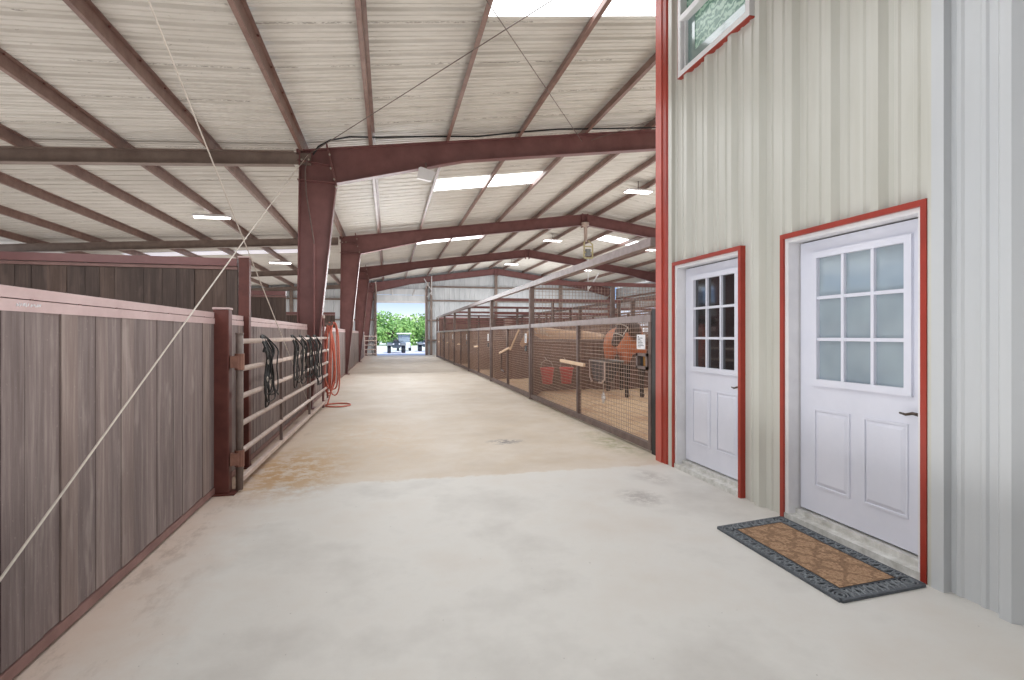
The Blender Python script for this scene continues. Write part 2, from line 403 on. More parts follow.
# far end wall with doorway
DX0, DX1, DH = -0.73, 2.44, 3.48
mb = MB(); YE = 36.3
def es(u0, u1, z0, ztop=None):
    p = rib_profile(u0, u1, 0.343, 0.0, 0.03)
    n = len(p)
    zt = lambda x: ztop if ztop else (base(x) + 0.02)
    mb.add([(u, YE - h, z0) for u, h in p] + [(u, YE - h, zt(u)) for u, h in p], [(i, i + 1, n + i + 1, n + i) for i in range(n - 1)])
es(XL, DX0, 0); es(DX0, DX1, DH + 0.6); es(DX1, 7.3, 0); es(7.3, XR, 0)
we = tag(mb.build('wall_end', 'farsiding'), 'white ribbed siding of the far gable end', 'wall', kind='structure')
for z in (1.0, 2.35, 3.68, 4.62):
    for x0, x1 in ((XL, DX0 - 0.1), (DX1 + 0.12, XR)):
        if z > 4.0 and x0 < 0: continue
        x1b = min(x1, 14.5) if z > 4 else x1
        MB().box(x0, x1b, YE - 0.22, YE - 0.04, z - 0.05, z + 0.05).build('girt', 'lean_beam', we)
for x in (7.3, 12.0, -6.0):
    MB().box(x - 0.09, x + 0.09, YE - 0.3, YE - 0.06, 0, base(x) - 0.25).build('end_post', 'lean_beam', we)
# jambs of far doorway
MB().box(DX1 + 0.02, DX1 + 0.16, YE - 0.34, YE + 0.05, 0, 4.55).build('door_jamb', 'dusty', we)
MB().box(DX1 + 0.33, DX1 + 0.47, YE - 0.34, YE + 0.05, 0, 5.1).build('door_jamb', 'lean_beam', we)
MB().box(DX0 - 0.14, DX0, YE - 0.34, YE + 0.05, 0, 4.55).build('door_jamb', 'dusty', we)
# overhead door partly rolled up
d3 = thing('door_3', (0.85, YE - 0.2, 3.48), 'pale overhead sectional door raised above the far doorway', 'door', kind='structure')
mb = MB()
for i in range(2):
    mb.box(DX0, DX1, YE - 0.16, YE - 0.1, 3.62 + i * 0.42, 4.02 + i * 0.42)
mb.build('door_panel', 'farsiding', d3)
MB().box(DX0, DX1, YE - 0.18, YE - 0.08, 3.48, 3.62).build('bottom_panel', 'white', d3)
for x, dx in ((0.3, -0.05), (1.6, 0.15)):
    MB().bar((x, YE - 0.45, 4.0), (x + dx, YE - 0.3, 4.4), 0.09, 0.04).build('roller_bracket', 'white', d3)
for s, x in ((-1, DX0 - 0.02), (1, DX1 + 0.02)):
    MB().tube([(x, YE - 0.25, 0.05), (x, YE - 0.25, 3.9), (x, YE - 0.4, 4.3), (x, YE - 0.8, 4.5), (x, YE - 2.8, 4.62)], 0.03, 6).build('door_track', 'gatepipe', d3)
MB().bar((DX1 + 0.4, YE - 0.6, 5.3), (DX1 + 0.4, YE - 0.6, 4.0), 0.05, 0.05).bar((DX1 - 0.1, YE - 0.6, 5.1), (DX1 + 0.38, YE - 0.6, 4.35), 0.05, 0.05).bar((DX1 + 0.1, YE - 0.6, 3.9), (DX1 + 0.38, YE - 0.6, 4.2), 0.05, 0.05).build('track_hanger', 'white', d3)

# unseen back wall added to darken faces turned to the viewpoint
mb = MB(); p = rib_profile(XL, XR, 0.343, 0.0, 0.03); n = len(p)
mb.add([(u, -6.8 + h, 0) for u, h in p] + [(u, -6.8 + h, base(u)) for u, h in p], [(i, i + 1, n + i + 1, n + i) for i in range(n - 1)])
tag(mb.build('wall_back', 'lean_beam'), 'unseen dark siding added to close the near gable end', 'wall', kind='structure')
# far right side wall: boards below, open strip, siding above
mb = MB()
p = rib_profile(-5, 36.3, 0.343, 0, 0.03)
sheet(mb, p, lambda u, h, v: (XR + 0.05 - h, u, v), 3.1, 4.75)
wr = tag(mb.build('wall_side', 'farsiding'), 'white siding of the far right side of the barn above an open strip', 'wall', kind='structure')
for z in (1.5, 1.9, 2.3, 2.7, 3.15, 4.0):
    MB().box(XR - 0.1, XR, -5, 36, z - 0.05, z + 0.05).build('side_rail', 'purlin', wr)
mb = MB(); y = -5.0
while y < 36: mb.box(XR, XR + 0.04, y, y + 0.19, 0, 1.4); y += 0.2
mb.build('lower_boards', 'redwood', wr)
# far left side wall
mb = MB(); p = rib_profile(-7, 36.3, 0.343, 0, 0.03)
sheet(mb, p, lambda u, h, v: (XL - 0.05 + h, u, v), 0, 3.2)
wl = tag(mb.build('wall_left', 'farsiding'), 'white siding along the far left side of the lean-to', 'wall', kind='structure')

# ------------------------------------------------------------------ office block on the right
WX = 2.88
mb = MB(); ZT = 5.5
cuts = [-3.5, 2.29, 3.37, 3.71, 3.84, 4.79, 4.91, 5.28]
fnw = lambda u, h, v: (WX - h, u, v)
def ws(u0, u1, z0, z1): sheet(mb, rib_profile(u0, u1, 0.3465, 2.2535, 0.040, base=0.115, top=0.05), fnw, z0, z1)
ws(-3.5, 2.29, 0, ZT); ws(2.29, 3.37, 2.08, ZT); ws(3.37, 3.84, 0, 2.08); ws(3.84, 4.91, 2.07, 3.92); ws(4.91, 5.2, 0, ZT)
ws(3.37, 3.71, 2.08, ZT); ws(3.71, 3.84, 2.08, 3.92); ws(4.79, 4.91, 3.92, ZT); ws(3.71, 4.79, 5.1, ZT)
tag(mb.build('wall_right', 'siding'), 'pale grey ribbed metal siding of the office block with two doors', 'wall', kind='structure')
mb = MB(); sheet(mb, rib_profile(WX, 9.5, 0.343, 0.1, 0.03), lambda u, h, v: (u, 5.2 + h, v), 0, ZT)
tag(mb.build('wall_office_back', 'siding'), 'ribbed siding on the office side facing the stalls', 'wall', kind='structure')
# interior backing so the doorway recesses are closed
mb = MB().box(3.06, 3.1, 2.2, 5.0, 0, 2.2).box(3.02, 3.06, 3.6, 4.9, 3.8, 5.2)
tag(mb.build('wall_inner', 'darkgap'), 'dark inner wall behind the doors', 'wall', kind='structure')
# red corner trim
mb = MB()
mb.prism([(5.21, 2.88), (5.21, 2.84), (5.18, 2.825), (5.02, 2.825), (5.0, 2.84), (4.99, 2.88)], lambda a, b, z: (b, a, z), 0, ZT)
tr = tag(mb.build('trim_1', 'red'), 'red corner trim running up the office edge', 'trim', kind='structure')
MB().box(2.815, 2.825, 5.10, 5.22, 0, ZT).build('lit_trim_face', 'redlit', tr)  # sunlit strip of the corner trim, painted as a lighter face
MB().box(2.832, 2.88, 4.92, 4.985, 0, ZT).build('corner_flange', 'siding', tr)
# right flashing beside the near door
tag(MB().box(2.830, 2.885, 2.185, 2.262, 0, ZT).build('trim_2', 'siding'), 'white vertical flashing beside the near door', 'trim', kind='structure')

def office_door(name, y0, y1, ztop, label, glass, n):
    """trim outer y0..y1 (y0 nearer the camera)"""
    d = thing(name, (WX, (y0 + y1) / 2, 0), label, 'door', kind='structure')
    tw = 0.034; xo = 2.833
    MB().box(xo, WX + 0.02, y1 - tw, y1, 0, ztop).box(xo, WX + 0.02, y0, y0 + tw, 0, ztop).box(xo, WX + 0.02, y0 + tw, y1 - tw, ztop - tw, ztop).build('red_trim', 'red', d)
    a, b = y0 + tw, y1 - tw
    xp = 2.975
    # jamb
    MB().box(WX - 0.03, xp + 0.05, b - 0.035, b, 0.03, ztop - tw).box(WX - 0.03, xp + 0.05, a, a + 0.025, 0.03, ztop - tw).box(WX - 0.028, xp + 0.05, a + 0.025, b - 0.035, ztop - tw - 0.03, ztop - tw).build('jamb', 'white', d)
    MB().box(WX - 0.04, xp + 0.06, a, b, 0, 0.045).box(WX + 0.03, xp + 0.06, a, b, 0.045, 0.08).build('sill', 'sill', d)
    ya, yb = a + 0.03, b - 0.045; zb, zt = 0.095, ztop - tw - 0.04
    MB().box(xp - 0.004, xp + 0.03, ya - 0.012, yb + 0.012, zb - 0.012, zt + 0.012).build('weather_seal', 'darkgap', d)
    gy0, gy1, gz0, gz1 = ya + 0.135, yb - 0.155, 1.03, 1.90
    lf = MB().box(xp - 0.03, xp + 0.01, ya, gy0, zb, zt).box(xp - 0.03, xp + 0.01, gy1, yb, zb, zt).box(xp - 0.03, xp + 0.01, gy0, gy1, zb, gz0).box(xp - 0.03, xp + 0.01, gy0, gy1, gz1, zt)
    leaf = lf.build('leaf', 'door', d)
    # lite frame
    fr = MB(); w = 0.035; x0 = xp - 0.048
    fr.box(x0, xp - 0.02, gy0 - w, gy0 + 0.01, gz0 - w, gz1 + w).box(x0, xp - 0.02, gy1 - 0.01, gy1 + w, gz0 - w, gz1 + w)
    fr.box(x0, xp - 0.02, gy0 + .01, gy1 - .01, gz0 - w, gz0 + 0.01).box(x0, xp - 0.02, gy0 + .01, gy1 - .01, gz1 - 0.01, gz1 + w)
    for i in (1, 2):
        y = gy0 + (gy1 - gy0) * i / 3; z = gz0 + (gz1 - gz0) * i / 3
        fr.box(x0 + 0.006, xp - 0.012, y - 0.011, y + 0.011, gz0, gz1).box(x0 + 0.008, xp - 0.014, gy0, gy1, z - 0.011, z + 0.011)
    fr.build('lite_frame', 'door', d)
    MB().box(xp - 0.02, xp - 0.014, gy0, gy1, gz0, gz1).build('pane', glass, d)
    # raised panels
    mid = (ya + yb) / 2
    for p0, p1 in ((ya + 0.13, mid - 0.05), (mid + 0.05, yb - 0.13)):
        z0, z1 = 0.28, 0.83
        q = MB(); xs = xp - 0.03
        for (A, B, C, D) in ((p0 + .014, p1 - .014, z0, z0 + .014), (p0 + .014, p1 - .014, z1 - .014, z1), (p0, p0 + .014, z0, z1), (p1 - .014, p1, z0, z1)):
            q.box(xs - 0.007, xs + 0.01, A, B, C, D)
        i = 0.04
        q.add([(xs - 0.001, p0 + .02, z0 + .02), (xs - 0.001, p1 - .02, z0 + .02), (xs - 0.001, p1 - .02, z1 - .02), (xs - 0.001, p0 + .02, z1 - .02),
               (xs - .009, p0 + i, z0 + i), (xs - .009, p1 - i, z0 + i), (xs - .009, p1 - i, z1 - i), (xs - .009, p0 + i, z1 - i)],
              [(0, 1, 5, 4), (1, 2, 6, 5), (2, 3, 7, 6), (3, 0, 4, 7), (4, 5, 6, 7)])
        q.build('raised_panel', 'door', d)
    # lever handle and deadbolt
    hy = ya + 0.035; xs = xp - 0.03
    hd = MB().lathe([(0.022, 0), (0.022, -0.008), (0.012, -0.012), (0.010, -0.045)], (xs, hy, 0.90), 14, 'x')
    hd.tube([(xs - 0.042, hy, 0.90), (xs - 0.05, hy + 0.03, 0.905), (xs - 0.05, hy + 0.07, 0.893), (xs - 0.046, hy + 0.11, 0.898)], [0.010, 0.009, 0.008, 0.006], 8)
    hd.build('handle', 'handle', d, smooth=True)
    MB().lathe([(0.026, 0), (0.026, -0.01), (0.018, -0.016)], (xs, hy, 1.0), 14, 'x').build('deadbolt', 'handle', d)
    return d
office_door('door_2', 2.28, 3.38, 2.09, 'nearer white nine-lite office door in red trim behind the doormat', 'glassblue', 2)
office_door('door_1', 3.83, 4.92, 2.09, 'farther white nine-lite office door in red trim with dark panes', 'glassdark', 1)

# upper window
w = thing('window_1', (WX, 4.25, 3.9), 'high white-framed window with a wavy green reflection coloured into its glass on the office wall', 'window', kind='structure')
y0, y1, z0, z1 = 3.71, 4.79, 3.92, 5.1
MB().box(2.826, 2.9, y1, y1 + .008, z0 - .008, z1).box(2.826, 2.9, y0, y1, z0 - .008, z0).build('red_trim', 'red', w)
f = MB()
for (A, B, C, D) in ((y0, y0 + .05, z0, z1), (y1 - .05, y1, z0, z1), (y0 + .05, y1 - .05, z0, z0 + .05), (y0 + .05, y1 - .05, z1 - .05, z1), (y0 + .05, y1 - .05, 4.46, 4.52)):
    f.box(2.825, 2.91, A, B, C, D)
for (A, B, C, D) in ((y0 + .06, y0 + .085, z0 + .06, 4.46), (y1 - .085, y1 - .06, z0 + .06, 4.46), (y0 + .085, y1 - .085, z0 + .06, z0 + .085)):
    f.box(2.86, 2.91, A, B, C, D)
f.build('window_frame', 'white', w)
MB().box(2.895, 2.905, y0, y1, z0, z1).build('pane', 'reflectglass', w)
MB().box(2.890, 2.895, y1 - .2, y1 - .085, z0 + .19, 4.46).box(2.890, 2.895, y0 + .085, y1 - .085, z0 + .085, z0 + .19).build('painted_shade_border', 'tealshade', w)

# ------------------------------------------------------------------ doormat
mt = thing('doormat', (2.5, 2.79, 0), 'brown coir doormat with dark openwork rubber border before the near office door', 'doormat')
mt.rotation_euler.z = 0
c4 = [(2.225, 2.225), (2.80, 2.265), (2.815, 3.345), (2.24, 3.265)]   # corners
def mp(u, v, z=0.0):
    a = Vector(c4[0]).lerp(Vector(c4[1]), u); b = Vector(c4[3]).lerp(Vector(c4[2]), u); p = a.lerp(b, v); return (p.x, p.y, z)
bw, bl = 0.15, 0.085
q = MB(); q.add([mp(bw, bl, .018), mp(1 - bw, bl, .018), mp(1 - bw, 1 - bl, .018), mp(bw, 1 - bl, .018), mp(bw, bl, .002), mp(1 - bw, bl, .002), mp(1 - bw, 1 - bl, .002), mp(bw, 1 - bl, .002)],
      [(0, 1, 2, 3), (7, 6, 5, 4), (0, 4, 5, 1), (1, 5, 6, 2), (2, 6, 7, 3), (3, 7, 4, 0)])
q.build('coir_field', 'coir', mt)
q = MB()
def rim(u0, v0, u1, v1, wd, h, z=0.008): q.bar(mp(u0, v0, z), mp(u1, v1, z), wd, h)
for (i, wd, h) in ((0.0, 0.022, 0.014), (1.0, 0.014, 0.02)):
    a, b = i * bw, i * bl
    for (A, B, C, D) in ((a, b, 1 - a, b), (1 - a, b, 1 - a, 1 - b), (1 - a, 1 - b, a, 1 - b), (a, 1 - b, a, b)): rim(A, B, C, D, wd, h)
q.build('border_rim', 'rubber', mt)
q = MB()
def scroll(u0, v0, u1, v1, n, ou, ov):
    for k in range(n):
        for s in (0, 1):
            pts = []
            for j in range(9):
                t = j / 8; tt = (k + t) / n
                w_ = math.sin(t * PI) * (0.9 if s else -0.9) * 0.5 + 0.5
                w_ = (0.5 - 0.5 * math.cos(t * 2 * PI)) if s else 1 - (0.5 - 0.5 * math.cos(t * 2 * PI))
                pts.append(mp(u0 + (u1 - u0) * tt + ou * w_, v0 + (v1 - v0) * tt + ov * w_, .010))
            q.tube(pts, 0.007, 5)
            pts = [mp(u0 + (u1 - u0) * (k + .15 + .7 * j / 4) / n + ou * (.25 + .5 * j / 4 if s else .75 - .5 * j / 4), v0 + (v1 - v0) * (k + .15 + .7 * j / 4) / n + ov * (.25 + .5 * j / 4 if s else .75 - .5 * j / 4), .009) for j in range(5)]
            q.tube(pts, 0.006, 5)
scroll(0, bl, 0, 1 - bl, 11, bw, 0); scroll(1 - bw, bl, 1 - bw, 1 - bl, 11, bw, 0)
scroll(bw, 0, 1 - bw, 0, 5, 0, bl); scroll(bw, 1 - bl, 1 - bw, 1 - bl, 5, 0, bl)
for cu, cv in ((bw / 2, bl / 2), (1 - bw / 2, bl / 2), (1 - bw / 2, 1 - bl / 2), (bw / 2, 1 - bl / 2)):
    for k in (1.0, .5): q.tube([mp(cu + bw * .42 * k * math.cos(a), cv + bl * .42 * k * math.sin(a), .010) for a in [2 * PI * j / 12 for j in range(12)]], 0.006, 5, closed=True)
q.build('scroll_border', 'rubberlight', mt)
q = MB(); q.add([mp(0, 0, .002), mp(1, 0, .002), mp(1, 1, .002), mp(0, 1, .002), mp(0, 0, .004), mp(1, 0, .004), mp(1, 1, .004), mp(0, 1, .004)], [(4, 5, 6, 7), (3, 2, 1, 0), (0, 1, 5, 4), (1, 2, 6, 5), (2, 3, 7, 6), (3, 0, 4, 7)])
q.build('backing', 'tire', mt)

# ------------------------------------------------------------------ steel frames
def ibeam(name, mat, outer, inner, y, parent, fw=0.2, ft=0.016):
    """tapered I member lying in plane Y=y: outer/inner are lists of (x,z)"""
    m = MB(); n = len(outer)
    poly = outer + inner[::-1]
    vs = [(x, y - 0.006, z) for x, z in poly] + [(x, y + 0.006, z) for x, z in poly]; k = len(poly)
    fs = []
    for i in range(n - 1):
        a, b = i, i + 1; c, d = k - 1 - i, k - 2 - i
        fs += [(a, b, d, c), (k + a, k + c, k + d, k + b)]
    m.add(vs, fs)
    for ln in (outer, inner):
        for (x0, z0), (x1, z1) in zip(ln[:-1], ln[1:]):
            m.bar((x0, y, z0), (x1, y, z1), fw, ft, up=Vector((-(z1 - z0), 0, x1 - x0)).normalized())
    return m.build(name, mat, parent)
FL = ['nearest', 'second', 'third', 'farthest']
for i, Y in enumerate(FR):
    fr = thing('steel_frame', (-1.45, Y, 0), FL[i] + (' maroon steel portal frame with tapered column beside the orange hoses' if i == 0 else
               ' maroon steel portal frame from the camera down the barn' if i < 3 else ' maroon steel portal frame against the gable end'), 'steel frame', 'portal frames of the barn')
    ibeam('column', 'maroon', [(-1.61, 0), (-1.56, 4.70)], [(-1.36, 0), (-0.93, 4.16)], Y, fr)
    R = 1.5
    ibeam('rafter', 'maroon', [(-1.56, zr(-1.56)), (1.45, zr(1.45)), (7.3, zr(7.3))], [(-0.93, 4.15), (1.45, zr(1.45) - .38), (7.3, zr(7.3) - .40)], Y, fr, 0.17)
    ibeam('rafter', 'maroon', [(7.3, zr(7.3)), (13.2, zr(13.2)), (16.1, zr(16.1))], [(7.3, zr(7.3) - .40), (13.2, zr(13.2) - .38), (15.6, zr(15.6) - .62)], Y, fr, 0.17)
    ibeam('column', 'maroon', [(16.15, 0), (16.1, 4.6)], [(15.9, 0), (15.55, 4.0)], Y, fr)
    ibeam('lean_rafter', 'lean_beam', [(-1.66, zl(-1.66)), (-11.9, zl(-11.9))], [(-1.66, zl(-1.66) - .235), (-11.9, zl(-11.9) - .235)], Y, fr, 0.15, 0.014)
    m = MB().box(7.18, 7.22, Y - .09, Y + .09, zr(7.3) - .5, zr(7.3) + .02).box(7.38, 7.42, Y - .09, Y + .09, zr(7.3) - .5, zr(7.3) + .02)
    m.build('ridge_plate', 'maroon', fr)
    # knee end plate and stiffeners
    m = MB().bar((-1.10, Y, 4.86), (-0.92, Y, 4.08), 0.03, 0.19, up=(0, 1, 0))
    m.bar((-1.60, Y, 4.17), (-0.95, Y, 4.15), 0.18, 0.016).bar((-1.60, Y, 4.52), (-1.03, Y, 4.47), 0.18, 0.016).bar((-1.62, Y, 4.68), (-1.58, Y, 4.68), .1, .1)
    kp = m.build('knee_plate', 'maroon', fr)
    for (x, z) in ((-1.04, 4.65), (-1.02, 4.40), (-0.96, 4.20), (-0.93, 4.07), (-1.52, 4.52), (-1.40, 4.53)):
        MB().lathe([(0.018, 0), (0.018, -0.02)], (x, Y - .095, z), 8, 'y').build('bolt', 'bolt', kp)
    if i == 0:
        tag(MB().box(-1.655, -1.37, Y - .05, Y - .008, 4.45, 4.66).build('beam_end_plate', 'lean_beam', fr))
    MB().box(-11.95, -11.75, Y - .1, Y + .1, 0, zl(-11.8) - .2).build('column', 'lean_beam', fr)
    MB().box(-1.72, -1.28, Y - .13, Y + .13, 0, 0.02).build('base_plate', 'maroon', fr)

# purlins
def zsec(x, z, s):
    f, t, h = 0.055, 0.012, PH - 0.004 - 0.012 * (x > -1.45)
    return [(x + t / 2, z), (x + t / 2, z + h - t), (x + f, z + h - t), (x + f, z + h), (x - t / 2, z + h), (x - t / 2, z + t), (x - f, z + t), (x - f, z)]
PX = [(-1.48, 'over the maroon columns'), (-0.29, 'first in the main roof right of the near column'), (1.14, 'second in the main roof right of the near column'),
      (2.56, 'third in the main roof right of the near column'), (3.97, 'fourth right of the near column, running to the office wall'), (5.38, 'fifth right of the near column, under the main roof'),
      (6.80, 'just left of the ridge'), (7.80, 'just right of the ridge'), (9.2, 'second right of the ridge'), (10.6, 'third right of the ridge'), (12.0, 'fourth right of the ridge'), (13.4, 'fifth right of the ridge'), (14.8, 'last before the right eave'),
      (-2.93, 'first left of the columns in the lean-to'), (-4.35, 'second left of the columns, beside the tube light'), (-5.76, 'third left of the columns in the lean-to'),
      (-7.26, 'fourth left of the columns in the lean-to'), (-8.84, 'fifth left of the columns in the lean-to'), (-10.5, 'last before the left eave')]
for x, lab in PX:
    if x < -1.4: x -= .03 if x > -1.6 else .09
    z = (zl(x) if x < -1.45 else zr(x)) + 0.004
    ya = 5.45 if 2.8 < x < 9.6 else -5.0
    if x == 2.56: ya = -5.0
    o = MB().prism(zsec(x, z, 1), lambda a, b, y: (a, y, b), ya, 36.2).build('purlin', 'purlin')
    tag(o, 'brown steel roof purlin, ' + lab, 'purlin', 'roof purlins along the barn')
    if x > -5 and x < -1.4:
        for k in range(10):
            MB().lathe([(0.014, 0), (0.014, -0.014)], (x + .03, 2.2 + k * .75, z + PH - .024), 6, 'z').build('bolt', 'postred', o)

# skylights
for k, (x0, x1, y0, y1, lab) in enumerate([(1.2, 5.3, 5.55, 6.40, 'bright translucent skylight strip nearest the camera beside the office'),
        (1.2, 4.05, 13.42, 14.5, 'bright skylight strip between the first and second steel frames'),
        (1.2, 4.05, 22.1, 23.2, 'bright skylight strip between the second and third steel frames'),
        (1.2, 4.05, 30.6, 31.7, 'bright skylight strip beyond the third steel frame'),
        (9.4, 12.6, 22.1, 23.2, 'skylight strip on the right roof slope behind the second frame'),
        (9.4, 12.6, 13.42, 14.5, 'skylight strip on the right roof slope before the second frame'),
        (-9.6, -3.0, 22.3, 23.2, 'skylight strip in the lean-to roof beyond the second frame')]):
    b = zl if x1 < 0 else zr
    m = MB(); p = rib_profile(y0, y1, 0.343, 0.1, 0.022)
    n = len(p)
    m.add([(x0, u, b(x0) + PH - 0.012 + h * .6) for u, h in p] + [(x1, u, b(x1) + PH - 0.012 + h * .6) for u, h in p], [(i, i + 1, n + i + 1, n + i) for i in range(n - 1)])
    tag(m.build('skylight', 'sky_light' if x0 > 0 else 'sky_dim'), lab, 'skylight', 'roof skylights')

# ------------------------------------------------------------------ lights fixed to the roof
for x, y, lab in [(7.5, 15.0, 'LED slab light at the ridge before the second frame'), (7.5, 23.7, 'LED slab light at the ridge between second and third frames'),
                  (7.5, 32.2, 'LED slab light at the ridge nearest the gable end'), (11.4, 22.0, 'LED slab light on the right slope near the hoist'),
                  (11.4, 29.8, 'LED slab light on the right slope, farther one')]:
    z = zr(x) - 0.16
    t = thing('ceiling_light', (x, y, z), 'bright ' + lab, 'light', 'LED slab lights in the main roof')
    MB().box(x - .42, x + .42, y - .17, y + .17, z, z + .05).build('housing', 'white', t)
    MB().box(x - .40, x + .40, y - .15, y + .15, z - .012, z).build('lens', 'led', t)
    MB().tube([(x, y, z + .05), (x, y, z + .33)], 0.012, 6).build('hanger', 'dusty', t)
for x, y, lab in [(-4.5, 15.35, 'tube light under the lean-to roof, nearer one'), (-4.5, 24.4, 'tube light under the lean-to roof, farther one')]:
    z = zl(x) - 0.08
    t = thing('tube_light', (x, y, z), 'bright slim ' + lab, 'light', 'tube lights in the lean-to')
    MB().box(x - .45, x + .45, y - .08, y + .08, z + .03, z + .09).build('housing', 'white', t)
    MB().tube([(x - .42, y - .03, z + .01), (x + .42, y - .03, z + .01)], 0.022, 8).tube([(x - .42, y + .03, z + .01), (x + .42, y + .03, z + .01)], 0.022, 8).build('tube', 'led', t)
# white box light under the near rafter
t = thing('flood_light', (0.71, 10.18, 4.2), 'small white box light hanging tilted under the nearest rafter', 'light')
q = MB().prism([(0.53, 4.28), (0.80, 4.24), (0.88, 4.42), (0.60, 4.50), (0.56, 4.48)], lambda a, b, y: (a, y, b), 10.03, 10.13)
q.build('housing', 'white', t, bevel=0.01)
MB().tube([(0.70, 10.1, 4.48), (0.70, 10.2, 4.62)], 0.015, 6).build('bracket', 'dusty', t)
# hoist at the ridge of second frame
t = thing('hoist', (7.4, 19.0, 4.28), 'pale hanging hoist with yellowish cage below the second frame ridge', 'hoist')
MB().tube([(7.3, 19.0, 5.62), (7.3, 19.0, 5.50), (7.32, 19.0, 5.46), (7.32, 19.0, 4.9)], [0.16, 0.15, 0.07, 0.06], 10).build('hanger_pipe', 'gatepipe', t)
m = MB()
for dx in (-.14, .2):
    m.tube([(7.34 + dx * .4, 19, 4.95), (7.4 + dx, 19, 4.8), (7.4 + dx, 19, 4.28)], .03, 6)
for z in (4.28, 4.5, 4.72): m.bar((7.26, 19, z), (7.6, 19, z), .05, .05)
m.build('cage', 'yellow', t)
MB().box(7.33, 7.5, 18.93, 19.07, 4.36, 4.62).build('motor', 'grey', t)
MB().tube([(7.42, 19, 4.3), (7.42, 19, 3.0)], 0.02, 6).tube([(7.45, 19, 3.1), (7.85, 19, 3.7)], 0.025, 6).build('drop_rod', 'white', t)

# ------------------------------------------------------------------ rods and cables
def rod(name, pts, r, mat, label, cat='rod'):
    o = MB().tube(pts, r, 6).build(name, mat); return tag(o, label, cat)
rod('brace_rod', [(-1.33, 1.75, 0.23), (-1.36, 5.9, 2.43), (-1.42, 10.22, 4.62)], 0.0055, 'wire', 'pale diagonal brace rod rising across the plank fence to the near column top')
rod('brace_rod', [(-1.33, 1.75, 4.08), (-1.385, 10.12, 0.1)], 0.0055, 'wire', 'thin brace rod descending toward the near column foot, crossing the other')
rod('brace_rod', [(-1.38, 10.2, 4.64), (1.72, 5.8, 5.10), (3.9, 2.7, 5.34)], 0.007, 'wiredark', 'thin roof brace rod fanning right from the near column top')
rod('brace_rod', [(3.85, 10.2, 5.30), (1.1, 5.75, 4.98), (-1.38, 1.75, 4.72)], 0.007, 'wiredark', 'thin roof brace rod crossing toward the near rafter middle')
rod('brace_rod', [(4.05, 10.2, 5.34), (5.3, 8.9, 5.52), (6.9, 7.3, 5.68)], 0.006, 'wiredark', 'thin roof brace rod near the office corner above the rafter')
cab = [(-1.32, 10.12, 4.60), (-1.22, 10.1, 4.75), (-1.02, 10.1, 4.88), (-0.68, 10.1, 4.97), (-0.2, 10.1, 5.00), (0.77, 10.1, 5.10), (1.7, 10.1, 5.18), (2.5, 10.1, 5.33), (3.3, 10.1, 5.46), (4.2, 10.1, 5.55), (5.4, 10.1, 5.68), (7.3, 10.1, 5.86)]
rod('power_cable', cab, 0.016, 'black', 'black power cable arching from the column along the nearest rafter', 'cable')
t = thing('conduit', (-1.4, 10.18, 0), 'thin electrical conduit running down the nearest maroon column', 'conduit')
MB().tube([(-1.42, 10.2, 4.55), (-1.46, 10.19, 4.35), (-1.44, 10.19, 3.9), (-1.31, 10.19, 3.05), (-1.31, 10.19, 1.1)], 0.012, 6).build('pipe', 'dusty', t)
MB().tube([(-1.31, 10.19, 3.0), (-1.31, 10.19, 0.9)], 0.022, 6).build('sleeve', 'maroon', t)

# ------------------------------------------------------------------ left plank fence
def planks(mb, axis, a0, a1, c, z0, z1, th=0.03, wmin=.115, wmax=.165, gap=0.003):
    a = a0
    while a < a1 - 0.01:
        w_ = min(random.uniform(wmin, wmax), a1 - a); d = random.uniform(-.004, .004)
        if a1 - a - w_ < .05: w_ = a1 - a
        if axis == 'y': mb.box(c - th + d, c + d, a, a + w_ - gap, z0, z1)
        else: mb.box(a, a + w_ - gap, c + d, c + th + d, z0, z1)
        a += w_
FX = -1.42
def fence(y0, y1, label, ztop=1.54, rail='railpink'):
    t = thing('plank_fence', (FX, (y0 + y1) / 2, 0), label, 'fence', 'plank fence panels along the left of the aisle')
    m = MB(); planks(m, 'y', y0, y1, FX, 0.075, 1.45); m.build('boards', 'wood', t)
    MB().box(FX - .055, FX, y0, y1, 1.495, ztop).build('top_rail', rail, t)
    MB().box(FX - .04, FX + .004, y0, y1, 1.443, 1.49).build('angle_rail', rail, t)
    MB().box(FX - .055, FX + .006, y0, y1, 0.02, 0.068).build('bottom_rail', 'railbrown', t)
    m = MB(); yy = y0 + .2
    while yy < y1 - .1: m.box(FX - .003, FX + .002, yy, yy + .02, 1.488, 1.497); yy += .35
    m.build('weld', 'railbrown', t)
    return t
f0 = fence(-1.5, 4.90, 'nearest weathered plank fence panel, long, left of the open gate')
# faint chalk scribble on the rail
m = MB(); yy = 2.46; random.seed(3)
for k in range(16):
    a = yy + k * .0095; zz = 1.468
    if k == 8: continue
    m.bar((FX + .0055, a, zz + random.uniform(-.008, 0)), (FX + .0055, a + random.uniform(-.004, .006), zz + random.uniform(.004, .011)), .002, .003, up=(1, 0, 0))
m.build('scribble', 'paper', f0)
fence(5.02, 5.82, 'short plank fence panel between the gate post and the tall post')
fence(5.92, 10.15, 'plank fence panel behind the pipe gate')
fence(10.5, 18.9, 'long plank fence panel between the first and second columns')
fence(19.25, 27.4, 'long plank fence panel between the second and third columns')
fence(27.8, 33.8, 'plank fence panel nearest the far doorway')

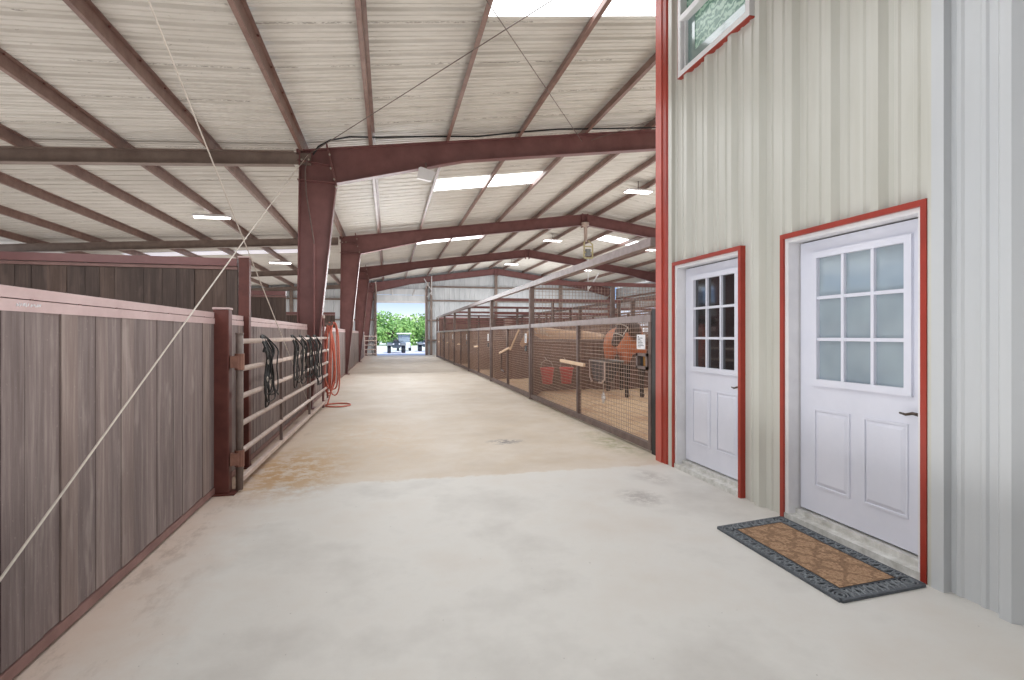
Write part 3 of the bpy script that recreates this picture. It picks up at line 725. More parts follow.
def post(x0, x1, y0, y1, h, label, mat='postred', cap=True, base=True):
    t = thing('fence_post', ((x0 + x1) / 2, (y0 + y1) / 2, 0), label, 'post')
    MB().box(x0, x1, y0, y1, 0.01, h).build('shaft', mat, t, bevel=0.008)
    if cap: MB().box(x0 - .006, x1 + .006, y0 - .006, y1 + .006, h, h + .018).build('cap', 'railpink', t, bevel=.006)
    if base: MB().box(x0 - .04, x1 + .05, y0 - .03, y1 + .03, 0, 0.012).build('base_plate', 'postred', t)
    return t
post(-1.43, -1.31, 4.90, 5.01, 1.565, 'red-brown square hinge post at the near end of the gate')
post(-1.47, -1.37, 5.83, 5.92, 2.13, 'tall slim post at the end of the raised dark partition', 'postred')

def partition(x0, x1, y, label, z=2.12, mat='darkwood'):
    t = thing('stall_partition', ((x0 + x1) / 2, y, 0), label, 'partition')
    m = MB(); planks(m, 'x', x0, x1, y, 0.05, z - .11); m.build('boards', mat, t)
    MB().box(x0, x1, y - .03, y + .05, z - .075, z).build('top_rail', 'maroon', t)
    MB().box(x0, x1, y - .012, y + .03, z - .11, z - .08).build('lower_rail', 'railbrown', t)
    return t
partition(-11.6, -1.48, 5.85, 'tall dark plank partition with maroon rail behind the near fence')
partition(-11.6, -1.75, 10.0, 'second tall plank partition ending at the nearest column')
partition(-11.6, -1.75, 18.9, 'third tall plank partition in the left stalls by the second column')

# ------------------------------------------------------------------ pipe gate, hanging tack, hoses
GX0, GX1, GY0, GY1 = -1.245, -1.15, 4.98, 10.9
gp = lambda t_, z: (GX0 + (GX1 - GX0) * t_, GY0 + (GY1 - GY0) * t_, z)
g = thing('pipe_gate', (GX0, GY0, 0), 'long pale pipe gate swung open against the left fence', 'gate')
MB().tube([gp(0, 0.02), gp(0, 1.36)], 0.03, 10).build('hinge_pole', 'gatepost', g, smooth=True)
MB().tube([gp(0, 1.355), gp(0, 1.37)], 0.033, 10).build('pole_cap', 'gatepost', g)
for k in range(6):
    z0 = 0.10 + k * (1.295 - 0.10) / 5
    if k == 0:
        MB().bar(gp(0.005, z0), gp(1, z0), .045, .045).build('rail', 'gatepipe', g, bevel=.005)
    else:
        MB().tube([gp(0.005, z0), gp(1, z0)], .024, 10).build('rail', 'gatepipe', g, smooth=True)
for tt in (0.285, 0.632, 1.0):
    MB().bar(gp(tt, 0.10), gp(tt, 1.31), .03, .05, up=(0, 1, 0)).build('stile', 'dusty' if tt < 1 else 'railbrown', g)
for z in (0.29, 1.12):
    MB().bar((-1.31, 4.96, z), (-1.25, 4.97, z), .1, .1).lathe([(.04, -.07), (.04, .07)], (GX0, GY0, z), 12).build('hinge', 'rust', g)

def hang_tack(tc, n, zlow, label, spread=0.06, seed=1, tail=None):
    rnd = random.Random(seed)
    c = Vector(gp(tc, 1.295))
    t = thing('bridle', (c.x, c.y, zlow), label, 'horse tack', 'black tack hung on the pipe gate')
    dy = Vector((0.016, 1, 0)).normalized()
    for i in range(n):
        off = rnd.uniform(-spread, spread); zl_ = zlow + rnd.uniform(0, .22); w_ = rnd.uniform(.08, .2); xo_ = rnd.uniform(.01, .07)
        pts = []
        zt = 1.325
        nn = 18
        ph = rnd.uniform(0, 6)
        path = [(0, zt), (.02, zt - .05), (.3, .75), (.55, .3), (.8, .07), (1.0, 0)]
        L = [(-.35, 1.0), (-.5, .8), (-.2, .62), (-.35, .45), (-.75, .22), (-.5, .04), (0, 0), (.55, .05), (.7, .25), (.35, .45), (.25, .62), (.5, .8), (.3, 1.0)]
        for (a, b) in L:
            z = zl_ + (zt - zl_) * b
            y = off * (1 - b * .3) + a * w_ * (1 + .2 * math.sin(ph + b * 5))
            x = 0.035 + xo_ * (1 if a > 0 else .3) + rnd.uniform(-.008, .012)
            if b > .97: x = 0.0
            p = c + dy * y; pts.append((p.x + x, p.y, z + (0.008 if b > .97 else 0)))
        # smooth
        cur = []
        V = [Vector(p) for p in pts]
        for j in range(len(V)):
            a0, a1, a2, a3 = V[(j - 1) % len(V)], V[j], V[(j + 1) % len(V)], V[(j + 2) % len(V)]
            for s in (0, .25, .5, .75):
                cur.append(0.5 * ((2 * a1) + (a2 - a0) * s + (2 * a0 - 5 * a1 + 4 * a2 - a3) * s * s + (3 * a1 - a0 - 3 * a2 + a3) * s ** 3))
        MB().tube(cur, 0.0095, 6, closed=True, flat=0.6).build('strap', 'rope', t, smooth=True)
    if tail:
        y, z = tail
        p = c + dy * -.16
        MB().tube([(c.x + .05, c.y, 1.15), (p.x + .05, p.y, 1.22), (p.x + .04, p.y, 1.18)], .014, 6).build('strap_end', 'rope', t)
        p = c + dy * y
        MB().tube([(c.x + .05, c.y, .95), (c.x + .05, (c.y + p.y) / 2, (.95 + z) / 2 - .02), (p.x + .05, p.y, z)], .009, 6).build('strap_end', 'rope', t)
    for k in range(3):
        p = c + dy * rnd.uniform(-spread, spread); z = rnd.uniform(zlow + .25, 1.2)
        MB().tube([(p.x + .06, p.y + .022 * math.cos(a), z + .022 * math.sin(a)) for a in [2 * PI * j / 10 for j in range(10)]], .005, 5, closed=True).build('buckle', 'bolt', t)
hang_tack(0.14, 6, 0.56, 'looped black straps hung nearest the hinge end of the gate', .10, 2, (0.45, .70))
hang_tack(0.405, 4, 0.56, 'black bridle hung just past the first gate stile', .12, 5)
hang_tack(0.50, 4, 0.64, 'tangled black bridle second from the cluster start on the gate', .12, 8)
hang_tack(0.60, 4, 0.60, 'black bridle with bit hung in the middle of the gate cluster', .14, 11)
hang_tack(0.73, 5, 0.50, 'longest black bridle hung toward the far gate end', .16, 14)

t = thing('garden_hose', (-1.02, 10.75, 0), 'orange hose hanging in long loops on a hook by the near column', 'hose')
rnd = random.Random(5)
for i in range(7):
    w_ = rnd.uniform(.06, .13); ox = rnd.uniform(-.06, .06); zb_ = rnd.uniform(.12, .35); ztp = rnd.uniform(1.5, 1.6); oy = rnd.uniform(-.05, .05)
    pts = []
    for j in range(28):
        a = 2 * PI * j / 28; z = (ztp + zb_) / 2 + (ztp - zb_) / 2 * math.cos(a)
        pinch = 0.45 + 0.55 * (1 - (z - zb_) / (ztp - zb_)) ** .7
        pts.append((-1.05 + ox + w_ * math.sin(a) * pinch + .012 * math.sin(a * 3 + i), 10.72 + oy + .02 * math.cos(a * 2), z))
    MB().tube(pts, .013, 8, closed=True).build('loop', 'hose', t, smooth=True)
pts = [(-1.02, 10.7, .45), (-1.08, 10.68, .2), (-1.12, 10.6, .03)] + [(-.93 + .23 * math.cos(a), 10.62 + .26 * math.sin(a), .014) for a in [PI + k * PI / 9 for k in range(0, 19)]]
MB().tube(pts, .013, 8).build('floor_loop', 'hose', t, smooth=True)
MB().tube([(-1.06, 10.4, 1.56), (-1.06, 10.75, 1.54), (-1.06, 10.8, 1.62)], .014, 6).build('hook', 'dusty', t)
MB().bar((-1.36, 10.42, 1.56), (-1.0, 10.42, 1.56), .04, .04).build('hook_arm', 'dusty', t)
t2 = thing('water_spigot', (-1.15, 10.32, 0.0), 'slim maroon water standpipe with pale valve beside the near column', 'spigot')
MB().tube([(-1.17, 10.38, 0), (-1.17, 10.38, 1.68)], .02, 8).build('pipe', 'maroon', t2)
MB().lathe([(.03, 0), (.03, .05), (.018, .06)], (-1.17, 10.38, 1.66), 10).build('valve', 'gatepipe', t2)

# small pipe gate at the far left by the doorway
g2 = thing('pipe_gate', (-1.05, 34.6, 0), 'short pale pipe gate standing left of the far doorway', 'gate')
for k in range(5): MB().tube([(-1.45, 34.6, .15 + k * .28), (-.72, 34.8, .15 + k * .28)], .03, 8).build('rail', 'gatepipe', g2)
for x, y in ((-1.45, 34.6), (-.72, 34.8)): MB().tube([(x, y, 0), (x, y, 1.35)], .035, 8).build('stile', 'gatepipe', g2)

# ------------------------------------------------------------------ stall fronts on the right
SX = 2.95
def mesh_grid_yz(mb, x, y0, y1, z0, z1, dy, dz, r):
    y = y0 + dy / 2
    while y < y1: mb.box(x - r, x + r, y - r, y + r, z0, z1); y += dy
    z = z0 + dz / 2
    while z < z1: mb.box(x - r * 3, x - r, y0, y1, z - r * 1.2, z + r * 1.2); z += dz
def stall_front(L, y, first):
    t = thing('stall_front', (SX, y, 0), 'x', 'stall front', 'mesh stall fronts along the right of the aisle')
    a, b = y, y + L
    MB().box(SX - .05, SX + .05, b - .10, b, 0, 2.36).build('post', 'dusty', t, bevel=.006)
    MB().box(SX - .05, SX + .05, a, b, 2.36, 2.46).build('top_rail', 'toprail', t)
    MB().box(SX - .04, SX + .03, a + .02, b - .10, 1.50, 1.58).build('middle_rail', 'toprail', t)
    MB().box(SX - .035, SX + .025, a + .02, b - .10, 0.03, 0.11).build('bottom_rail', 'dusty', t)
    mid = a + L * (0.46 if first else .5)
    MB().box(SX - .03, SX + .03, mid - .03, mid + .03, .11, 1.5).build('gate_stile', 'dusty', t)
    MB().box(SX - .03, SX + .03, b - .16, b - .105, .11, 1.5).build('gate_stile', 'dusty', t)
    MB().box(SX - .03, SX + .03, a + .03, a + .09, .11, 1.62).build('gate_stile', 'dusty', t)
    m = MB(); mesh_grid_yz(m, SX + .01, a + .09, mid - .03, .11, 1.5, .052, .052, .0022); mesh_grid_yz(m, SX + .01, mid + .03, b - .16, .11, 1.5, .052, .052, .0022)
    m.build('wire_mesh', 'mesh', t)
    return t
posts = [10.84, 15.25, 19.67, 24.1, 28.5, 32.5, 35.95]
s1 = stall_front(10.84 - 5.5, 5.5, True)
s1['label'] = 'nearest wire mesh stall front beside the office, bay horse behind it'
MB().box(SX - .035, SX + .03, 5.36, 5.50, 0, 1.64).build('latch_post', 'black', s1)
# latch window box
m = MB(); 
for (A, B, C, D) in ((5.58, 5.86, 1.10, 1.135), (5.58, 5.86, .95, .985), (5.58, 5.62, .95, 1.135), (5.82, 5.86, .95, 1.135)): m.box(SX - .05, SX + .0, A, B, C, D)
m.build('latch_box', 'dusty', s1)
MB().box(SX - .02, SX - .01, 5.62, 5.73, .985, 1.10).build('latch_plate', 'straw', s1)
MB().box(SX - .02, SX - .01, 5.75, 5.80, .985, 1.10).build('latch_gap', 'black', s1)
s2 = stall_front(15.25 - 10.84, 10.84, False)
s2['label'] = 'second wire mesh stall front from the office, with tan horse behind'
secs = [s1, s2]
names = ['third', 'fourth', 'fifth', 'sixth']
for k in range(4):
    c = copy_tree(s2); c.location = (SX, posts[k + 1], 0); c['label'] = names[k] + ' wire mesh stall front along the aisle from the office'
    secs.append(c)
# blanket bars
def bbar(y0, z0, y1, z1, lab):
    t = thing('blanket_bar', (2.87, (y0 + y1) / 2, min(z0, z1)), lab, 'bar', 'pale bars on the stall gates')
    MB().bar((2.85, y0, z0), (2.85, y1, z1), .045, .05).build('bar', 'bar', t, bevel=.01)
    MB().bar((2.86, (y0 + y1) / 2, (z0 + z1) / 2), (2.93, (y0 + y1) / 2, (z0 + z1) / 2), .04, .04).build('bracket', 'dusty', t)
bbar(7.45, .90, 8.55, .92, 'pale wooden bar fixed across the nearest stall gate')
bbar(12.45, 1.04, 13.6, .88, 'pale wooden bar sloping across the second stall gate')
for k, y in enumerate((17.1, 21.5, 25.9, 30.2)):
    bbar(y, .98, y + .7, .96, 'pale wooden bar fixed across the %s stall gate' % names[k])
t = thing('wooden_stick', (2.86, 12.0, .9), 'pale stick leaning diagonally on the second stall gate', 'stick')
MB().tube([(2.87, 12.45, 1.0), (2.87, 11.6, 1.46)], .022, 8).build('stick', 'bar', t)
MB().tube([(2.87, 13.5, .9), (2.87, 13.5, .45), (2.87, 13.1, .42)], .02, 8).build('hook', 'dusty', t)
# notice cards
def card(y, z, w_, h_, lab, mark=True):
    x = SX - .062
    t = thing('notice_card', (x, y, z - h_ / 2), lab, 'card', 'paper cards on the stall fronts')
    MB().box(x, x + .004, y - w_ / 2, y + w_ / 2, z - h_ / 2, z + h_ / 2).build('sheet', 'paper', t)
    m = MB(); r = random.Random(int(y * 10))
    n = 8
    for k in range(n):
        zz = z + h_ * (.36 - .72 * k / (n - 1)); a = y + w_ * .36; ln = w_ * r.uniform(.3, .7) * (0.5 if k == 0 else 1)
        p_ = a
        while p_ > a - ln:
            q_ = r.uniform(.008, .022); hh = .004 if k else .007
            m.box(x - .001, x, p_ - q_, p_, zz - hh, zz + hh); p_ -= q_ + .006
    m.build('text', 'ink', t)
    return t
card(5.71, 1.27, .21, .17, 'white printed card hung on the nearest stall gate beside the office')
for k, p_ in enumerate(posts[:5]):
    c = card(p_ + .22, 1.28, .16, .2, 'white card on the %s stall front beside its left post' % (['second'] + names)[k])
    MB().box(SX - .062, SX - .05, p_ + .15, p_ + .28, 1.0, 1.12).build('card_clip', 'black', c)
# partitions between stalls
def mesh_xz(mb, y, x0, x1, z0, z1, d, r):
    x = x0 + d / 2
    while x < x1: mb.box(x - r, x + r, y - r, y + r, z0, z1); x += d
    z = z0 + d / 2
    while z < z1: mb.box(x0, x1, y - r * 3, y - r, z - r, z + r); z += d
def rpart(x0, x1, y, lab, mesh=False, solid=False):
    t = thing('stall_partition', ((x0 + x1) / 2, y, 0), lab, 'partition', 'partitions between the right-hand stalls')
    zt = 2.5 if mesh else 2.43
    m = MB(); planks(m, 'x', x0, x1, y, .02, 2.36 if solid else 1.21); m.build('boards', 'redwood', t)
    MB().box(x0, x1, y - .04, y + .05, zt - .08, zt).build('top_rail', 'maroon', t)
    if not solid: MB().box(x0, x1, y - .02, y + .04, 1.2, 1.26).build('middle_rail', 'dusty', t)
    if not solid and not mesh: MB().box(x0, x1, y - .02, y + .03, 1.95, 2.0).build('upper_rail', 'maroon', t)
    for x in (x0 + .9 * (x1 - x0) / 2, x1 - .05): MB().box(x - .04, x + .04, y - .035, y + .045, 0, zt - .08).build('post', 'dusty', t)
    if mesh:
        m = MB(); mesh_xz(m, y, x0, x1, 1.26, zt - .08, .075, .0032); m.build('wire_mesh', 'mesh', t)
    return t
rpart(3.02, 7.0, 10.86, 'brown stall partition with upper mesh behind the bay horse', True)
rpart(3.02, 7.0, 15.2, 'brown rail-topped stall partition behind the tan horse')
pn = ['third', 'fourth', 'fifth']
for k, y in enumerate(posts[2:5]): rpart(3.02, 7.0, y, '%s brown stall partition from the office in the front row' % pn[k])
rpart(3.02, 15.8, 32.5, 'full-height solid brown plank partition near the gable end', solid=True)
for k, y in enumerate([10.86, 15.2, 19.67, 24.1, 28.5]): rpart(7.1, 11.0, y, '%s stall partition in the back row from the office' % ['first', 'second', 'third', 'fourth', 'fifth'][k], mesh=(k in (0, 1)))
def back(x, y0, y1, lab):
    t = thing('stall_back_wall', (x, (y0 + y1) / 2, 0), lab, 'partition')
    m = MB(); planks(m, 'y', y0, y1, x, .02, 1.21); m.build('boards', 'redwood', t)
    MB().box(x - .04, x + .04, y0, y1, 2.35, 2.43).build('top_rail', 'dusty', t)
    m = MB(); mesh_grid_yz(m, x, y0, y1, 1.24, 2.35, .1, .1, .0035); m.build('wire_mesh', 'mesh', t)
    y = y0
    while y < y1 + .1: MB().box(x - .05, x + .05, y, y + .1, 0, 2.35).build('post', 'dusty', t); y += 4.4
back(7.05, 5.6, 32.4, 'mesh-topped plank wall at the back of the front row of stalls')
back(11.1, 5.6, 32.4, 'mesh-topped plank wall at the back of the second row of stalls')

# bedding
m = MB(); nx, ny = 26, 60; x0, x1, y0, y1 = 3.04, 6.98, 5.4, 32.4; vs = []
for j in range(ny + 1):
    for i in range(nx + 1):
        x = x0 + (x1 - x0) * i / nx; y = y0 + (y1 - y0) * (j / ny) ** 1.6
        z = .07 + .05 * noise.noise(Vector((x * 1.3, y * 1.3, 0))) + .03 * noise.noise(Vector((x * 4, y * 4, 3))) + (.10 * max(0, min(1, (y - 8.0) / 1.8)) if y < 10.86 else 0)
        if i == 0: z = .03
        vs.append((x, y, z))
fs = [(j * (nx + 1) + i, j * (nx + 1) + i + 1, (j + 1) * (nx + 1) + i + 1, (j + 1) * (nx + 1) + i) for j in range(ny) for i in range(nx)]
m.add(vs, fs); tag(m.build('bedding', 'bedding', smooth=True), 'tan wood shavings spread deep over the stall floors', 'bedding', kind='stuff')

# red buckets
for x, lab in ((3.24, 'red feed bucket on the stall partition, left of two'), (3.66, 'red feed bucket on the stall partition, right of two')):
    t = thing('bucket', (x, 10.6, .32), lab, 'bucket', 'red buckets in the nearest stall')
    MB().lathe([(.105, 0), (.14, .30), (.152, .31), (.152, .34), (.135, .34), (.10, .02)], (x, 10.62, .33), 24).build('pail', 'bucket', t, smooth=True)
    MB().tube([(x - .14, 10.62, .66), (x - .1, 10.66, .78), (x, 10.68, .83), (x + .1, 10.66, .78), (x + .14, 10.62, .66)], .006, 6).build('bail', 'bolt', t)
    MB().tube([(x, 10.68, .83), (x, 10.8, .88)], .008, 6).build('hook', 'bolt', t)
# grey feeder
t = thing('feed_tub', (3.2, 7.3, .66), 'grey tapered feeder hung inside the nearest stall gate', 'feeder')
m = MB()
m.add([(3.0, 7.0, .96), (3.0, 7.62, .96), (3.3, 7.55, .96), (3.3, 7.07, .96), (3.02, 7.14, .66), (3.02, 7.5, .66), (3.16, 7.46, .66), (3.16, 7.18, .66)], [(4, 5, 6, 7), (0, 4, 7, 3), (1, 2, 6, 5), (0, 1, 5, 4), (3, 7, 6, 2)])
m.build('tub', 'tire', t)
MB().tube([(3.0, 7.0, .965), (3.0, 7.62, .965), (3.3, 7.55, .965), (3.3, 7.07, .965)], .014, 6, closed=True).build('rim', 'grey', t)
MB().tube([(2.99, 7.02, .97), (2.99, 7.02, .72), (2.99, 7.12, .66), (2.99, 7.22, .66)], .014, 6).build('hanger', 'gatepipe', t)
MB().tube([(2.99, 7.6, .97), (2.99, 7.58, .72), (2.99, 7.5, .66)], .014, 6).build('hanger', 'gatepipe', t)
t = thing('chain_snap', (3.0, 7.12, .36), 'pale snap and chain dangling below the grey feeder', 'chain')
MB().tube([(3.02, 7.12, .66), (3.02, 7.12, .54), (3.02, 7.13, .50)], .008, 6).build('chain', 'bolt', t)
MB().tube([(3.02, 7.13, .52), (3.02, 7.16, .46), (3.02, 7.13, .38), (3.02, 7.09, .44)], .016, 6, closed=True).build('snap', 'paper', t)

# ------------------------------------------------------------------ horses
def skin_mesh(name, chain, mat, parent, root=0, sub=2):
    """chain: list of (pos, (rx, ry), parent_index)"""
    me = bpy.data.meshes.new(name)
    me.from_pydata([c[0] for c in chain], [(i, c[2]) for i, c in enumerate(chain) if c[2] is not None], [])
    o = bpy.data.objects.new(name, me); COL.objects.link(o); o.parent = parent
    sk = o.modifiers.new('skin', 'SKIN'); sk.use_smooth_shade = True
    if not me.skin_vertices: me.attributes.new
    bm = bmesh.new(); bm.from_mesh(me); ly = bm.verts.layers.skin.verify(); bm.verts.ensure_lookup_table()
    for i, c in enumerate(chain):
        bm.verts[i][ly].radius = c[1]; bm.verts[i][ly].use_root = (i == root)
    bm.to_mesh(me); bm.free()
    s = o.modifiers.new('sub', 'SUBSURF'); s.levels = sub; s.render_levels = sub
    me.materials.append(M[mat]); return o

def horse(name, loc, rz, label, coat, mane, headdir, halter):
    t = thing(name, loc, label, 'horse'); t.rotation_euler.z = rz
    # x forward, y left, z up ; headdir: list of neck, poll, face, muzzle points
    nk, nk2, poll, face, muz = headdir
    ch = [((-.62, 0, 1.20), (.25, .27), None), ((-.3, 0, 1.17), (.27, .27), 0), ((.05, 0, 1.13), (.28, .30), 1), ((.38, 0, 1.16), (.22, .29), 2),
          (nk, (.15, .21), 3), (nk2, (.11, .16), 4), (poll, (.09, .12), 5), (face, (.075, .10), 6), (muz, (.055, .065), 7),
          ((-.80, 0, 1.18), (.16, .18), 0)]
    def leg(att, pts):
        p = att
        for pos, r in pts: ch.append((pos, (r, r * 1.1), p)); p = len(ch) - 1
    for s in (-1, 1):
        leg(3, [((.42, s * .14, .90), .105), ((.40, s * .15, .70), .075), ((.43, s * .15, .46), .055), ((.42, s * .15, .28), .036), ((.42, s * .15, .12), .042), ((.46, s * .15, .035), .055)])
        leg(0, [((-.58, s * .15, .92), .15), ((-.52, s * .16, .76), .105), ((-.72, s * .15, .52), .060), ((-.74, s * .15, .30), .038), ((-.72, s * .15, .12), .042), ((-.67, s * .15, .035), .055)])
    skin_mesh('body', ch, coat, t)
    def local(m, nm, mt_):
        # builder in local coords
        o = m.build(nm, mt_, None); 
        o.parent = t; return o
    P = [Vector(nk), Vector(nk2), Vector(poll)]
    up = Vector((0, 0, 1))
    m = MB(); 
    crest = [Vector((.36, 0, 1.40))] + [p + Vector((-.07, 0, .10)) for p in P]
    rr = random.Random(4)
    for a, b in zip(crest[:-1], crest[1:]):
        for k in range(9):
            c = a.lerp(b, k / 9); m.tube([c, c + Vector((rr.uniform(-.03, .02), .07, -.02)), c + Vector((rr.uniform(-.03, .03), .15, -.16 + rr.uniform(-.03, .03)))], [.022, .02, .006], 5)
    c = crest[-1]
    m.tube([c, c + (Vector(face) - c) * .4 + Vector((.02, 0, .06)), c + (Vector(face) - c) * .8 + Vector((.03, 0, .05))], [.03, .03, .008], 6)
    local(m, 'mane', mane)
    m = MB()
    for dy in (-.03, 0, .03): m.tube([(-.84, dy * .3, 1.30), (-.98, dy, 1.18), (-1.0, dy * 1.6, .85), (-.96, dy * 1.2, .42)], [.035, .05, .055, .012], 7)
    local(m, 'tail', mane)
    m = MB(); d = (Vector(face) - Vector(poll)).normalized(); sd = d.cross(Vector((0, 0, 1))).normalized(); u = sd.cross(d).normalized()
    for s in (-1, 1):
        b0 = Vector(poll) + sd * s * .06 + u * .08 - d * .02
        m.tube([b0, b0 + u * .07 + sd * s * .02, b0 + u * .14 + sd * s * .01 + d * .02], [.028, .03, .004], 7, flat=.5)
    local(m, 'ear', coat if coat != 'bay' else mane)
    m = MB()
    for s in (-1, 1):
        e = Vector(poll).lerp(Vector(face), .55) + sd * s * .10 + u * .03
        m.lathe([(.002, -.02), (.016, -.012), (.02, 0), (.016, .012), (.002, .02)], tuple(e), 10)
    local(m, 'eye', 'black')
    if halter:
        m = MB(); F = Vector(poll).lerp(Vector(face), .95)
        def ring(c, r1, r2): m.tube([c + sd * r1 * math.cos(a) + u * r2 * math.sin(a) for a in [2 * PI * k / 14 for k in range(14)]], .011, 5, closed=True)
        ring(F, .105, .085); ring(Vector(poll) + d * .04, .13, .115)
        for s in (-1, 1): m.tube([F + sd * s * .105, Vector(poll) + d * .04 + sd * s * .13], .011, 5)
        local(m, 'halter', 'halter')
    return t
horse('horse', (4.62, 9.75, .12), math.radians(-95), 'bay horse with black mane and legs standing in the nearest stall', 'bay', 'mane',
      [(.62, -.05, 1.32), (.74, -.18, 1.38), (.80, -.36, 1.40), (.86, -.48, 1.20), (.90, -.58, 1.02)], True)
horse('horse', (4.55, 12.75, .05), math.radians(182), 'tan horse with pale mane standing side-on in the second stall', 'tanhorse', 'palemane',
      [(.60, 0, 1.30), (.84, 0, 1.36), (1.02, 0, 1.42), (1.20, 0, 1.22), (1.36, 0, 1.02)], True)

# ------------------------------------------------------------------ vehicles outside
def wheel(m, c, r, w_, ax='x'):
    m.lathe([(r * .55, -w_ / 2), (r * .9, -w_ / 2), (r, -w_ * .35), (r, w_ * .35), (r * .9, w_ / 2), (r * .55, w_ / 2)], c, 18, ax)
def atv(loc, label, s=1.0, mat='atv'):
    t = thing('quad_bike', loc, label, 'vehicle'); x, y, z = loc
    for dx in (-.48, .48):
        for dy in (-.6, .6):
            m = MB(); wheel(m, (x + dx * s, y + dy * s, z + .30 * s), .30 * s, .24 * s); m.build('wheel', 'tire', t)
    m = MB()
    m.prism([(-.25, .35), (-.30, .62), (-.18, .80), (.18, .80), (.30, .62), (.25, .35)], lambda a, b, q: (x + a * s, y + q * s, z + b * s), -.75, .7)
    m.prism([(-.46, .50), (-.42, .66), (-.2, .74), (.2, .74), (.42, .66), (.46, .50), (.3, .42), (-.3, .42)], lambda a, b, q: (x + a * s, y + q * s, z + b * s), -.74, -.45)
    m.build('body', mat, t, bevel=.01)
    for dx in (-.46, .46):
        for dy in (-.6, .6):
            MB().prism([(-.40, .52), (-.32, .66), (.25, .70), (.42, .54), (.30, .60), (-.25, .60)], lambda a, b, q: (x + dx * s + q * s, y + dy * s + a * s, z + b * s), -.17, .17).build('fender', mat, t)
    m = MB()
    for dy in (-.72, .62):
        for k in range(5): m.bar((x - .45 * s, y + (dy - .14 + .07 * k) * s, z + .80 * s), (x + .45 * s, y + (dy - .14 + .07 * k) * s, z + .80 * s), .025, .025)
    m.build('rack', 'tire', t)
    MB().prism([(-.1, .8), (-.05, .92), (.5, .88), (.55, .8)], lambda a, b, q: (x + q * s, y + a * s, z + b * s), -.16, .16).build('seat', 'black', t)
    MB().tube([(x, y - .3 * s, z + .75 * s), (x, y - .2 * s, z + 1.0 * s)], .03, 6).tube([(x - .38 * s, y - .15 * s, z + 1.04 * s), (x, y - .22 * s, z + 1.0 * s), (x + .38 * s, y - .15 * s, z + 1.04 * s)], .022, 6).build('handlebar', 'black', t)
    MB().lathe([(.07, 0), (.07, -.05)], (x - .2 * s, y - .74 * s, z + .62 * s), 12, 'y').lathe([(.07, 0), (.07, -.05)], (x + .2 * s, y - .74 * s, z + .62 * s), 12, 'y').build('headlight', 'paper', t)
atv((0.62, 41.8, -.02), 'dark quad bike facing the barn outside the far doorway', 1.12)
atv((3.15, 45.5, -.02), 'dark quad bike half hidden behind the right door jamb', 1.1)
t = thing('utility_cart', (1.35, 47.2, -.02), 'white-roofed utility cart parked behind the dark quad bike', 'vehicle')
x, y, z = 1.35, 47.2, -.02
for dx in (-.6, .6):
    for dy in (-.9, .9):
        m = MB(); wheel(m, (x + dx, y + dy, z + .3), .3, .2); m.build('wheel', 'tire', t)
MB().prism([(-1.3, .35), (-1.35, .75), (-.7, .95), (-.6, .55), (.4, .55), (.45, .85), (1.3, .85), (1.3, .35)], lambda a, b, q: (x + q, y + a, z + b), -.62, .62).build('body', 'white', t, bevel=.02)
for dx in (-.58, .58):
    for dy, d2 in ((-.65, -.35), (.45, .45)): MB().tube([(x + dx, y + dy, z + .85), (x + dx, y + d2, z + 1.88)], .03, 6).build('roof_post', 'grey', t)
MB().prism([(-.75, 1.86), (-.6, 1.98), (.6, 1.98), (.7, 1.86)], lambda a, b, q: (x + q, y + a, z + b), -.72, .72).build('roof', 'white', t)
MB().box(x - .5, x + .5, y - .1, y + .35, z + .6, z + .75).box(x - .5, x + .5, y + .3, y + .42, z + .7, z + 1.2).build('seat', 'grey', t)
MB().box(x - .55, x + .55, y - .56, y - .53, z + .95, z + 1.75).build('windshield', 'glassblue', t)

t.scale = (.85, .8, .78)
# trees outside
def tree(loc, w_, h_, seed, label, mat, trunk=True):
    r = random.Random(seed); t = thing('leafy_tree', loc, label, 'tree', 'trees beyond the far doorway')
    x, y, z = loc
    m = MB().tube([(x, y, z), (x + .1, y, z + h_ * .4), (x - .1, y, z + h_ * .8)], [.16, .12, .05], 7)
    for k in range(6):
        a = r.uniform(0, 6.28); m.tube([(x, y, z + h_ * (.2 + .08 * k)), (x + w_ * .35 * math.cos(a), y + w_ * .35 * math.sin(a), z + h_ * (.45 + .07 * k))], [.06, .02], 5)
    m.build('trunk', 'trunk', t)
    m = MB()
    blobs = [(r.uniform(-.36, .36) * w_, r.uniform(-.3, .3) * w_, h_ * r.uniform(.12, .8), w_ * r.uniform(.16, .3)) for _ in range(16)]
    for bx, by, bz, br in blobs:
        for k in range(120):
            d = Vector((r.gauss(0, 1), r.gauss(0, 1), r.gauss(0, 1))).normalized() * br * r.uniform(.7, 1.05)
            c = Vector((x + bx, y + by, z + max(.1, bz + d.z * .8))) + Vector((d.x, d.y, 0))
            u = Vector((r.gauss(0, 1), r.gauss(0, 1), r.gauss(0, 1))).normalized(); v_ = u.cross(Vector((r.gauss(0, 1), r.gauss(0, 1), r.gauss(0, 1)))).normalized(); s = r.uniform(.14, .26)
            m.add([c - u * s, c + v_ * s * .6, c + u * s, c - v_ * s * .6], [(0, 1, 2, 3)])
    m.build('foliage', mat, t)
tl = [(-6, 76, 6, 5.0, 'leftmost pale green tree seen through the far doorway'), (-1.5, 74, 6, 4.6, 'broad green tree at the left of the far doorway view'), (3, 75, 6, 4.3, 'low green tree behind the quad bike'),
      (7.2, 74, 6, 4.9, 'bright green tree right of the quad bike'), (10.2, 70, 6, 6.3, 'tallest green tree at the right of the doorway view'), (14, 74, 7, 6.0, 'green tree hidden mostly behind the right jamb'),
      (-11, 75, 7, 5.6, 'green tree far left beyond the doorway')]
